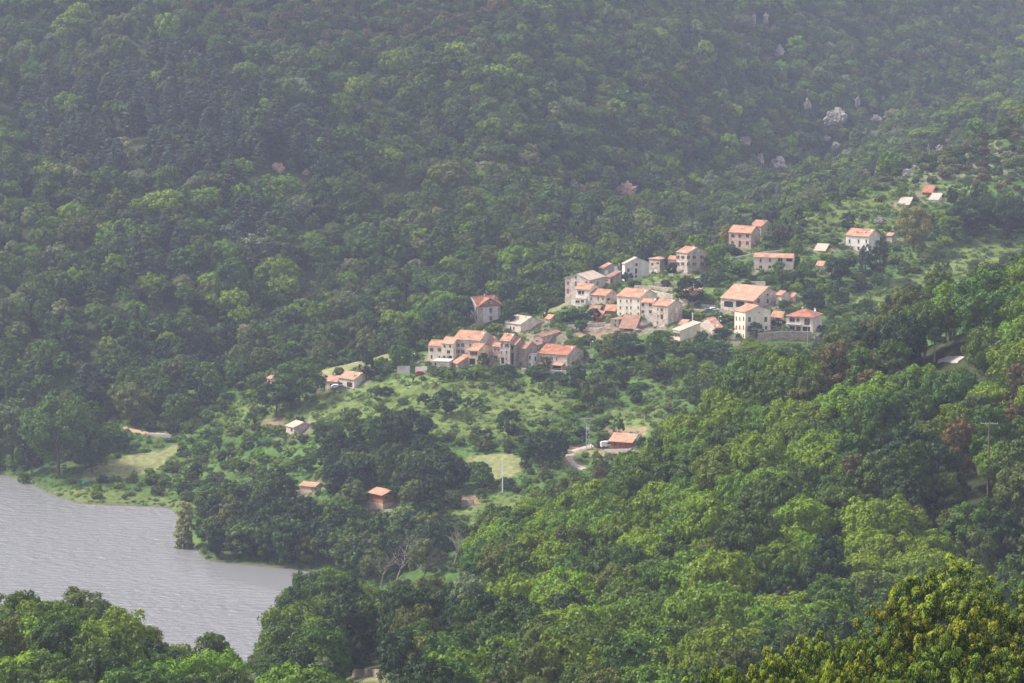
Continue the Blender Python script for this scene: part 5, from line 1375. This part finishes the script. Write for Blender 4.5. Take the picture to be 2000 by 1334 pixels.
# village hill
X, Y, r = jitter_grid(-330, 330, 840 * K, 1330 * K, 5.4, 5)
G = ground(X, Y); PXc, PYc = project(X, Y, G)
s0 = line_y(10, X, Y); s5 = line_y(16, X, Y)
ok = (Y > s0 + 3) & (Y < s5 + 45) & (G > .12) & (PXc > -300) & (PXc < 2300)
X, Y, G, PXc, PYc, s5 = [a[ok] for a in (X, Y, G, PXc, PYc, s5)]
DENSE = [([(370, 1150), (370, 1010), (520, 985), (660, 940), (760, 930), (900, 950), (900, 1150)], 1.6, 'grove'),
         ([(0, 700), (230, 740), (260, 850), (225, 905), (130, 960), (-300, 960), (-300, 700)], .9, 'shore'),
         ([(240, 790), (420, 735), (540, 720), (560, 770), (420, 800), (340, 850), (230, 860)], .5, 'shore'),
         ([(590, 850), (720, 830), (850, 850), (860, 960), (640, 950), (560, 930)], .42, 'band'),
         ([(1150, 690), (1300, 660), (1600, 670), (1800, 560), (1600, 800), (1400, 860), (1280, 790), (1150, 760)], .6, 'slope'),
         ([(800, 590), (910, 600), (915, 650), (830, 665), (780, 700), (740, 700)], .85, 'band'),
         ([(830, 728), (1110, 735), (1120, 760), (960, 762), (830, 745)], 1.0, 'band'),
         ([(1400, 420), (1550, 380), (1700, 290), (1860, 230), (2000, 190), (2300, 120), (2300, 170), (2000, 262), (1860, 272), (1720, 335), (1560, 418), (1440, 460)], .85, 'spur'),
         ([(1700, 560), (1800, 520), (1900, 540), (2000, 520), (2000, 640), (1700, 700)], .35, 'slope'),
         ([(1380, 515), (1470, 530), (1640, 540), (1640, 560), (1560, 580), (1420, 560), (1330, 600), (1300, 600)], .5, 'slope'),
         ([(1030, 555), (1105, 540), (1105, 600), (1000, 612)], .55, 'slope'),
         ([(1820, 400), (2000, 395), (2300, 330), (2300, 460), (1830, 470)], .6, 'slope')]
OPEN = TAN + GRASS + DIRT
zone = np.full(len(X), '', object); dens = np.full(len(X), .24)
for poly, d, z_ in DENSE[::-1]:
    w = inside(PXc, PYc, poly); zone[w] = z_; dens[w] = d
op = np.zeros(len(X), bool)
for poly in TAN + DIRT: op |= inside(PXc, PYc, poly)
gr = np.zeros(len(X), bool)
for poly in GRASS: gr |= inside(PXc, PYc, poly)
rk = inside(PXc, PYc, [(1480, 440), (1700, 330), (1860, 265), (2300, 160), (2300, 400), (1900, 375), (1700, 372), (1560, 420)])
behind = Y > s5 + 4
dens[behind & (PXc < 1450)] = .8; zone[behind & (zone == '')] = 'spur'
ev = vnoise(X / 22, Y / 22)
hid = hidden(X, Y, G + 6)
for i in range(len(X)):
    if op[i] or hid[i]: continue
    d = dens[i] * (1.0 if zone[i] else (.22 if gr[i] else 1.0)) * (.5 + ev[i]) * (1.0 if zone[i] else 1)
    q = r.random()
    dense = bool(zone[i]) and not gr[i]
    sp_ = {'grove': 1.02, 'shore': 1.0, 'band': .78, 'slope': .68, 'spur': .9, '': .5}[zone[i]] * (1.15 if behind[i] and PXc[i] < 700 else 1)
    if dense and q < d * .55:
        sc = r.uniform(.7, 1.15) * sp_
        fol = {'grove': ['dark', 'dark', 'mid', 'olive'], 'shore': ['mid', 'mid', 'olive', 'dark'], 'band': ['dark', 'olive', 'mid', 'mid', 'dark'], 'slope': ['dark', 'mid', 'bright', 'olive', 'mid'], 'spur': ['bright', 'bright', 'bright', 'scrub', 'mid', 'yellow'] if PXc[i] > 1300 and Y[i] < s5[i] + 18 else ['mid', 'dark', 'mid', 'olive']}[zone[i]]
        cand.append((X[i], Y[i], 'oak_tree', r.choice(['oakB', 'oakB', 'ovalB']), sc, sc * r.uniform(.85, 1.1), str(r.choice(fol)), zone[i]))
    elif not dense and q < d * .42 and not rk[i]:
        sc = r.uniform(.35, .62)
        cand.append((X[i], Y[i], 'oak_tree', r.choice(['oakB', 'oakB', 'ovalB']), sc, sc * r.uniform(.8, 1.1), str(r.choice(['dark', 'mid', 'mid', 'bright', 'olive'])), 'meadow'))
    elif q < (.24 if gr[i] else .80 if not rk[i] else .92):
        sc = r.uniform(.26, .62) * (.85 if gr[i] else 1.0)
        cand.append((X[i], Y[i], 'shrub', 'bushB', sc, sc * r.uniform(.7, 1.1), str(r.choice(['scrub', 'scrub', 'mid', 'bright', 'bright', 'olive', 'dark'] if not rk[i] else ['olive', 'rust', 'mid', 'dark', 'grey'])), 'scrub'))
# far mountain
X, Y, r = jitter_grid(-500, 700, 1110 * K, 2240 * K, 5.6, 9)
G = ground(X, Y); PXc, PYc = project(X, Y, G); s5 = line_y(16, X, Y)
ok = (Y > s5 + 42) & (PXc > -300) & (PXc < 2300) & (PYc > -130)
X, Y, G, PXc, PYc = [a[ok] for a in (X, Y, G, PXc, PYc)]
hid = hidden(X, Y, G + 9)
PINE = [[(90, 170), (330, 120), (560, 230), (660, 330), (420, 400), (90, 340), (20, 260)], [(460, 440), (560, 430), (560, 560), (470, 560)], [(230, 480), (370, 480), (360, 600), (240, 600)], [(540, 300), (640, 310), (620, 400), (550, 400)]]
SCRUBT = [[(330, 0), (1000, 0), (1000, 90), (640, 130), (430, 110)]]
pn = np.zeros(len(X), bool)
for poly in PINE: pn |= inside(PXc, PYc, poly)
sc_m = inside(PXc, PYc, SCRUBT[0])
big = smoothstep(1250, 650, PXc + 200 * (vnoise(X / 60, Y / 60) - .5))
cl = vnoise(X / 26 + 77, Y / 26)
n_p = 0
for i in range(len(X)):
    if hid[i]: continue
    q = r.random()
    if q > (.97 if sc_m[i] else .96 - .42 * big[i]): continue
    if sc_m[i]:
        s_ = r.uniform(.6, .85); key = 'bushB' if q < .6 else 'oakB'; fol = r.choice(['olive', 'mid', 'rust', 'dark'])
    elif pn[i] and q < .35:
        s_ = r.uniform(.85, 1.3); key = 'pineB'; fol = 'pine'
    else:
        s_ = r.uniform(.68, 1.0) * (1 - big[i]) + r.uniform(.62, 1.2) * big[i]
        s_ *= (.85 + .3 * cl[i]) * (1.35 if r.random() < .16 else .92)
        key = r.choice(['oakB', 'oakB', 'spreadB', 'ovalB']); fol = r.choice(['mid', 'mid', 'olive', 'dark', 'bright', 'mid', 'bright', 'olive'] if cl[i] > .45 else ['mid', 'grey', 'olive', 'mid', 'bright', 'mid'])
        if key == 'ovalB' and fol == 'bright': fol = 'mid'
    cand.append((X[i], Y[i], 'pine_tree' if key == 'pineB' else 'oak_tree', str(key), s_, s_ * r.uniform(.85, 1.1), str(fol), 'far'))

# keep views open, drop those inside houses or hand-placed crowns
FOOTA = np.array(FOOT); TK = np.array(TAKEN)
good = []
for c in cand:
    x, y, nm, key, sx, sz, fol, z_ = c
    R_ = DIM[key][0] * sx; H_ = DIM[key][1] * sz
    g = float(ground(x, y))
    a, b_ = project(x, y, g); s = scale_at(y, g)
    if np.any(np.hypot(FOOTA[:, 0] - x, FOOTA[:, 1] - y) < FOOTA[:, 2] * .85 + R_ * .4): continue
    if np.any(np.hypot(TK[:, 0] - x, TK[:, 1] - y) < TK[:, 2] * .8): continue
    top = b_ - H_ * s * .97
    if not free_of(a - R_ * s * .8, a + R_ * s * .8, top, b_, y):
        # a low bush may still fit
        if z_ in ('far', 'near'): continue
        k_ = .3 / sx
        if sx < .3 or not free_of(a - R_ * s * k_ * .8, a + R_ * s * k_ * .8, b_ - 6.6 * .28 * s, b_, y): continue
        nm, key, sx, sz, fol, z_ = 'shrub', 'bushB', .28, .26, 'scrub', 'scrub'
    good.append((x, y, g, nm, key, sx, sz, fol, z_, a, b_, sz * DIM[key][1] * s))
# the largest in the view become single things, the rest one wood
LIMIT = {'oak_tree': 235, 'chestnut_tree': 270, 'shrub': 280, 'pine_tree': 60}
LOOK = {'bright': 'bright green', 'mid': 'mid-green', 'dark': 'dark green', 'olive': 'olive green', 'grey': 'grey-green', 'rust': 'rusty brown', 'yellow': 'yellowish', 'pine': 'blackish green', 'scrub': 'fresh green'}
LAND = [(1825, 700, 'concrete utility pole'), (1929, 900, 'rust-brown pole'), (1850, 704, 'road bend'), (1215, 862, 'timber cabin'), (1148, 850, 'lattice pylon'), (981, 930, 'white mast'), (750, 970, 'orange chalet'),
        (605, 945, 'sunken pale roof'), (585, 838, 'lone stone barn'), (690, 740, 'modern bungalow'), (535, 745, 'small pale house'), (945, 610, 'tall villa'), (850, 685, 'leftmost cream house'), (1090, 700, 'long red-roofed house'),
        (1020, 640, 'low stone house'), (1128, 560, 'large grey gabled house'), (1245, 530, 'white gabled house'), (1350, 510, 'big shuttered stone house'), (1240, 600, 'long cream terrace'), (1350, 585, 'garage block'),
        (1340, 655, 'cream barn'), (1470, 630, 'green-shuttered house'), (1575, 630, 'balcony house'), (1455, 590, 'verandah house'), (1450, 465, 'pink house'), (1510, 515, 'long low cream house'), (1685, 470, 'pale grey house'),
        (1812, 374, 'dark red shed'), (1784, 450, 'yellowish tree'), (368, 1040, 'pale poplar'), (168, 938, 'green boat'), (290, 845, 'dirt path'), (250, 905, 'tan shore meadow'), (700, 715, 'tan bank'), (965, 905, 'tan field'),
        (1125, 895, 'dirt track'), (800, 1085, 'dead trees'), (715, 1312, 'bottom garden wall'), (150, 1180, 'largest bottom-left tree'), (545, 330, 'orange earth scar'), (1630, 235, 'largest pale rock face'), (1220, 372, 'reddish scar')]
PLACE = {'near': 'near wooded slope', 'grove': 'waterside wood', 'shore': 'far-shore wood', 'band': 'oak belt under the village', 'slope': 'wooded bank by the village', 'spur': 'crest of the right spur', 'meadow': 'village meadow', 'scrub': 'village hillside', 'far': 'far mountain'}
used = {}
def tree_label(nm, key, fol, z_, px, py, hpx):
    form = {'shrub': 'bush', 'pine_tree': 'pine', 'chestnut_tree': 'spreading chestnut', 'oak_tree': 'oval oak' if key.startswith('oval') else 'round oak'}[nm]
    where = PLACE[z_]
    if z_ == 'near' and px < 520: where = 'bottom-left wood'
    d = sorted((math.hypot(px - lx, (py - hpx / 2 - ly) * 1.3), k) for k, (lx, ly, _) in enumerate(LAND))
    base = f"{LOOK[fol]} {form}"
    if d[0][0] < 300:
        lx, ly, ln_ = LAND[d[0][1]]; dx, dy = px - lx, py - hpx / 2 - ly
        rel = ('right of' if dx > 0 else 'left of') if abs(dx) > abs(dy) else ('below' if dy > 0 else 'above')
        far_ = 'close' if d[0][0] < 45 else ('a little' if d[0][0] < 90 else 'well' if d[0][0] < 150 else 'a long way')
        lab = f"{base} {far_} {rel} the {ln_}"
        if far_ == 'close': lab = f"{base} just {rel} the {ln_}"
    else: lab = f"{base} in the {where}"
    side = 'upper' if py < 667 else 'lower'
    grp = f"{form}s of the {where}"
    return lab, grp
by = {}
for gd in good: by.setdefault(gd[3], []).append(gd)
rest = []
pick = []
for nm, lst in by.items():
    lst.sort(key=lambda q: -q[11] * (1 if -10 < q[9] < 2010 and -20 < q[10] < 1420 else 0))
    n = LIMIT[nm]
    inview = [q for q in lst[:n] if -30 < q[9] < 2030]
    pick += inview; ids = set(map(id, inview)); rest += [q for q in lst if id(q) not in ids]
labs = [tree_label(q[3], q[4], q[7], q[8], q[9], q[10], q[11]) for q in pick]
tmp = {}
for i, (l, g_) in enumerate(labs): tmp.setdefault(l, []).append(i)
for l, ii in tmp.items():
    if len(ii) > 12 and ('above' in l or 'below' in l or 'left of' in l or 'right of' in l):
        ii.sort(key=lambda i: pick[i][10])
        nb = 2 if len(ii) <= 24 else 3
        for k, i in enumerate(ii):
            w_ = ['upper', 'lower'][k * 2 // len(ii)] if nb == 2 else ['upper', 'middle', 'lower'][k * 3 // len(ii)]
            labs[i] = (w_ + ' ' + l, labs[i][1])
cnt = {}
for l, g_ in labs: cnt[l] = cnt.get(l, 0) + 1
# when several share a wording, say how they lie among themselves
groups = {}
for i, (l, g_) in enumerate(labs): groups.setdefault(l, []).append(i)
ORD = ['leftmost', 'second', 'third', 'fourth', 'fifth', 'sixth', 'seventh', 'eighth', 'ninth', 'tenth', 'eleventh', 'twelfth']
for l, ii in groups.items():
    if len(ii) == 1: continue
    if len(ii) <= 12:
        ii.sort(key=lambda i: pick[i][9])
        nw = ['', '', 'two', 'three', 'four', 'five', 'six', 'seven', 'eight', 'nine', 'ten', 'eleven', 'twelve'][len(ii)]
        for k, i in enumerate(ii):
            o_ = 'leftmost' if k == 0 else ('rightmost' if k == len(ii) - 1 else ORD[k] + ' from left')
            head, tail = l.split(' ', 1)
            labs[i] = (f"{l}, {o_} of {nw}", labs[i][1]) if len(l.split()) + len(o_.split()) + 2 <= 16 else labs[i]
first_group = {}
for l, g_ in labs: first_group.setdefault(l, g_)
labs = [(l, first_group[l]) for l, g_ in labs]
for (l, g_), q in zip(labs, pick):
    x, y, g, nm, key, sx, sz, fol, z_, a, b_, hp = q
    tree_thing(nm, key, random.randrange(9), x, y, g, sx, sz, random.uniform(0, 6.28), fol, l, g_)
print("trees as things", len(pick), "rest", len(rest), {k: len(v) for k, v in by.items()})

# ---- the rest: woods made with instances on points
def gn_scatter(name, pts, combos, kind="stuff"):
    """pts: (x, y, z, combo index, sx, sz, rot)"""
    coll = bpy.data.collections.new(name + "_kinds")
    for i, (me_list, mats) in enumerate(combos):
        vs = []
        mm = me_list.copy()
        mm.materials.clear(); mm.materials.append(mats)
        o = bpy.data.objects.new(f"{name}_kind.{i:03d}", mm); coll.objects.link(o)
    me = bpy.data.meshes.new(name)
    P_ = np.array([p_[:3] for p_ in pts], np.float32)
    me.vertices.add(len(P_)); me.vertices.foreach_set("co", P_.reshape(-1))
    for an, col_, ty in (("kind_index", 3, 'INT'), ("width", 4, 'FLOAT'), ("tallness", 5, 'FLOAT'), ("turn", 6, 'FLOAT')):
        a_ = me.attributes.new(an, ty, 'POINT')
        a_.data.foreach_set("value", np.array([p_[col_] for p_ in pts], np.int32 if ty == 'INT' else np.float32))
    me.update()
    o = link(name, me); tag(o, kind=kind)
    ng = bpy.data.node_groups.new(name, 'GeometryNodeTree')
    ng.interface.new_socket("Geometry", in_out='INPUT', socket_type='NodeSocketGeometry')
    ng.interface.new_socket("Geometry", in_out='OUTPUT', socket_type='NodeSocketGeometry')
    N, L = ng.nodes, ng.links
    gi = N.new("NodeGroupInput"); go = N.new("NodeGroupOutput")
    ip = N.new("GeometryNodeInstanceOnPoints"); ci = N.new("GeometryNodeCollectionInfo")
    ci.inputs["Collection"].default_value = coll; ci.inputs["Separate Children"].default_value = True; ci.inputs["Reset Children"].default_value = True
    def na(n_, t_):
        q = N.new("GeometryNodeInputNamedAttribute"); q.data_type = t_; q.inputs["Name"].default_value = n_; return q.outputs["Attribute"]
    cx = N.new("ShaderNodeCombineXYZ"); w_ = na("width", 'FLOAT'); L.new(w_, cx.inputs[0]); L.new(w_, cx.inputs[1]); L.new(na("tallness", 'FLOAT'), cx.inputs[2])
    cr_ = N.new("ShaderNodeCombineXYZ"); L.new(na("turn", 'FLOAT'), cr_.inputs[2])
    L.new(gi.outputs[0], ip.inputs["Points"]); L.new(ci.outputs[0], ip.inputs["Instance"]); ip.inputs["Pick Instance"].default_value = True
    L.new(na("kind_index", 'INT'), ip.inputs["Instance Index"]); L.new(cx.outputs[0], ip.inputs["Scale"]); L.new(cr_.outputs[0], ip.inputs["Rotation"])
    L.new(ip.outputs[0], go.inputs[0])
    md = o.modifiers.new("scatter", 'NODES'); md.node_group = ng
    return o
def far_low(key, size_up=1.0): return PROTO[key]
combo, combos = {}, []
def combo_id(key, k, fol):
    k %= len(PROTO[key]); t_ = (key, k, fol)
    if t_ not in combo:
        combo[t_] = len(combos); combos.append((PROTO[key][k][0], FOL[fol]))
    return combo[t_]
pts = []
for q in rest:
    x, y, g, nm, key, sx, sz, fol, z_, a, b_, hp = q
    key = str(key)
    if z_ == 'far' and key in ('oakA', 'chestA', 'ovalA'): key = 'oakB'
    pts.append((x, y, g - (.6 if z_ == 'far' else 0), combo_id(key, random.randrange(3), fol), sx, sz, random.uniform(0, 6.28)))
gn_scatter("forest", pts, combos)

# ---- undergrowth: low bushes and tall grass over the open hillside
def tuft_mesh(seed, n, R_, h, size):
    r = np.random.default_rng(seed)
    d = unit(r.normal(size=(n, 3))); d[:, 2] = np.abs(d[:, 2])
    pos = d * np.array([R_, R_, h]) * r.uniform(.5, 1, (n, 1)) * (1 + .25 * np.sin(5 * d[:, :1] + seed))
    nrm = unit(d + .6 * r.normal(size=(n, 3)) + np.array([0, 0, .4]))
    return quad_mesh("tuft", leaf_quads(pos, nrm, size, r))
tm = [tuft_mesh(s, 90, 1.7, 1.15, .6) for s in (1, 2, 3)]
FOL['grass'] = foliage_mat("grass_blades", (.130, .185, .042), .2)
FOL['lush'] = foliage_mat("fern_green", (.075, .150, .028), .2)
tcombos = [(m_, FOL[f]) for f in ('grass', 'lush', 'scrub', 'dark', 'olive') for m_ in tm]
X, Y, r = jitter_grid(-330, 330, 850 * K, 1290 * K, 2.7, 15)
G = ground(X, Y); PXc, PYc = project(X, Y, G); s0 = line_y(10, X, Y); s5 = line_y(16, X, Y)
ok = (Y > s0) & (Y < s5 + 20) & (G > .25) & (PXc > -200) & (PXc < 2200)
for poly in TAN + DIRT: ok &= ~inside(PXc, PYc, poly)
X, Y, G, PXc, PYc = [a[ok] for a in (X, Y, G, PXc, PYc)]
hid = hidden(X, Y, G + 1)
den = vnoise(X / 13 + 4, Y / 13); hue = vnoise(X / 24 + 8, Y / 24 + 3)
# less where the ground is flat field, more on terrace edges
up = ground(X, Y + 2) - ground(X, Y - 2)
tp = []
roadpts = np.array([[kx, ky] for (x0, y0, x1, y1, yy) in KEEP if x1 - x0 == 12 for kx, ky in [((x0 + x1) / 2, (y0 + y1) / 2)]])
for i in range(len(X)):
    if hid[i]: continue
    if r.random() > .25 + .6 * den[i] + .35 * (up[i] > 1.2): continue
    if np.any(np.hypot(FOOTA[:, 0] - X[i], FOOTA[:, 1] - Y[i]) < FOOTA[:, 2] * .85): continue
    if len(roadpts) and np.any(np.hypot(roadpts[:, 0] - PXc[i], (roadpts[:, 1] - PYc[i]) * 1.6) < 9): continue
    hsel = hue[i] + r.normal() * .15
    f = 0 if hsel > .55 else 1 if hsel > .38 else 2 if hsel > .2 else (3 if r.random() < .5 else 4)
    s_ = r.uniform(.5, 1.1) * (1.25 if up[i] > 1.2 else .85)
    tp.append((X[i], Y[i], G[i] - .1, f * 3 + r.integers(3), s_, s_ * r.uniform(.7, 1.3), r.uniform(0, 6.28)))
gn_scatter("undergrowth", tp, tcombos)
print("undergrowth", len(tp))

# ---------------------------------------------------------------- dead trees
def dead_tree(px, py, hpx, label, ymin, seed, mat='bark_pale', spread=1.0):
    p, s = at(px, py, ymin); H = hpx / s; r = random.Random(seed)
    t = empty('dead_tree', p, r.uniform(0, 6.28), label, 'dead tree', "bare dead trees by the inlet" if py > 1000 else None)
    tr = MB(); br = MB()
    def grow(mb, a, d, ln, w, dep):
        q = a
        for k in range(3):
            d2 = (d + Vector((r.uniform(-.3, .3), r.uniform(-.3, .3), r.uniform(-.1, .25)))).normalized()
            q2 = q + d2 * ln / 3; mb.tube(q, q2, w * (1 - k * .2), w * (1 - (k + 1) * .2), 5); q = q2; d = d2
            if dep > 0 and (k > 0 or dep < 3):
                for _ in range(2 if dep > 1 else 1):
                    sd_ = Vector((r.uniform(-1, 1), r.uniform(-1, 1), r.uniform(-.2, .8))).normalized()
                    grow(br, q, (d * .4 + sd_ * spread).normalized(), ln * r.uniform(.45, .7), w * .5 * (1 - k * .15), dep - 1)
    grow(tr, Vector((0, 0, -1)), Vector((0, 0, 1)), H * .75, .34, 3)
    tr.build("trunk", M[mat], t); br.build("branch", M[mat], t)
dead_tree(772, 1152, 92, "bare pale dead tree with forked arms by the inlet, left one", 640 * K, 3)
dead_tree(829, 1148, 100, "thick reddish dead tree trunk with bare arms, middle of the three by the inlet", 640 * K, 5, 'bark')
dead_tree(884, 1110, 74, "thin grey dead tree against the bright canopy, right one by the inlet", 660 * K, 8)
dead_tree(747, 1150, 70, "small bare dead tree leaning at the left of the inlet group", 640 * K, 12)
dead_tree(610, 215, 40, "bare grey dead tree on the far mountain above the pines", 1300 * K, 21)
dead_tree(1602, 690 - 0, 30, "thin bare tree at the edge of the near wood below the balcony house", HILL, 23)

# ---------------------------------------------------------------- holm oaks close to the viewer
def near_crown(seed, npuff=300, per=230):
    r = np.random.default_rng(seed); P_, N_, A_, cs = [], [], [], []
    lobes = []
    for i in range(9):
        d = unit(r.normal(size=3)); d[2] = abs(d[2]) + .2; lobes.append((unit(d), r.uniform(.7, 1.5)))
    for i in range(npuff):
        d = unit(r.normal(size=3)); d[2] = d[2] * .8 + .25; d = unit(d)
        bulge = .55 + .52 * max(max(0, float(d @ l)) ** 9 * a for l, a in lobes)
        f = bulge * (r.uniform(.5, 1.0) ** .35)
        c = np.array([0, 0, 3.6]) + d * np.array([4.8, 4.8, 4.6]) * f; cs.append(c)
        rs = r.uniform(.2, .52); n = int(per * (rs / .45) ** 2)
        e = unit(r.normal(size=(n, 3)) + .5 * d + np.array([0, 0, .4]))
        rr = r.uniform(.8, 1.1, (n, 1))
        P_.append(c + e * rs * rr); N_.append(unit(e + .35 * r.normal(size=(n, 3))))
        A_.append(((e[:, 2] * .6 + (e @ d) * .4 + .35 * r.normal(size=n)) > .42) & (rr[:, 0] > .84))  # outer leaves facing up and out take the painted-light colour, others the shade
    P_ = np.concatenate(P_); N_ = np.concatenate(N_); A_ = np.concatenate(A_)
    return quad_mesh('crown', leaf_quads(P_, N_, .13, r)), np.array(cs), A_
NP = []
for sd_ in (101, 102, 103, 104):
    cm, cs, A_ = near_crown(sd_); cm.materials.append(FOL['inner_shaded']); cm.materials.append(FOL['shoots_lit'])
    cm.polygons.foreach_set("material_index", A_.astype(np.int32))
    tm_ = trunk_mesh('bush', cs, None, sd_); tm_.materials.append(M['bark']); NP.append((cm, tm_))
def near_oak(px, top, Y, w, label, k, fol='near', hs=1.0):
    """crown top appears at (px, top) from a tree standing at northing Y"""
    v = (667 - top) / FPX; den = cP + v * sP; x = Y * (px - 1000) / FPX / den; ztop = HC - Y * float(tt(top))
    g = float(ground(x, Y)); H_ = min(ztop - g, 10.5); sz = H_ / 8.4; g = ztop - H_; sx = w / 10.5
    t = empty('holm_oak', (x, Y, g), random.uniform(0, 6.28), label, 'tree', "holm oaks in the bottom right corner")
    t.scale = (sx, sx, max(.35, sz))
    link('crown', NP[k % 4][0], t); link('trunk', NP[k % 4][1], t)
NEAR = [(1852, 1094, 207, 6.2, "tallest of the close holm oaks in the bottom right corner"), (1935, 1135, 203, 6, "close holm oak right of the tallest one"), (1992, 1150, 198, 5.5, "close holm oak cut by the right frame edge"),
 (1790, 1140, 212, 5, "close holm oak leaning on the left side of the tallest one"), (1745, 1172, 204, 5, "close holm oak left of the tallest one, second back"), (1690, 1200, 200, 5.2, "close holm oak at the notch left of the tall group"),
 (1620, 1236, 194, 5, "close holm oak in the middle of the bottom right clump"), (1560, 1256, 190, 4.6, "close holm oak left of the middle one"), (1500, 1276, 186, 4.8, "close holm oak third from the clump's left end"),
 (1450, 1286, 184, 5, "close holm oak second from the clump's left end"), (1398, 1300, 182, 4.6, "leftmost small holm oak at the bottom edge"), (1900, 1205, 182, 5.5, "front holm oak below the tallest one"),
 (1820, 1245, 176, 5, "front holm oak with a dark gap on its left"), (1750, 1262, 172, 5, "front holm oak in the middle of the bottom edge group"), (1985, 1260, 168, 5.5, "front holm oak in the extreme bottom right corner"),
 (1680, 1286, 172, 4.5, "low front holm oak left of the middle front one"), (1600, 1306, 172, 4.2, "low front holm oak at the bottom edge under the middle one"), (1920, 1300, 164, 4.5, "lowest front holm oak by the bottom right corner")]
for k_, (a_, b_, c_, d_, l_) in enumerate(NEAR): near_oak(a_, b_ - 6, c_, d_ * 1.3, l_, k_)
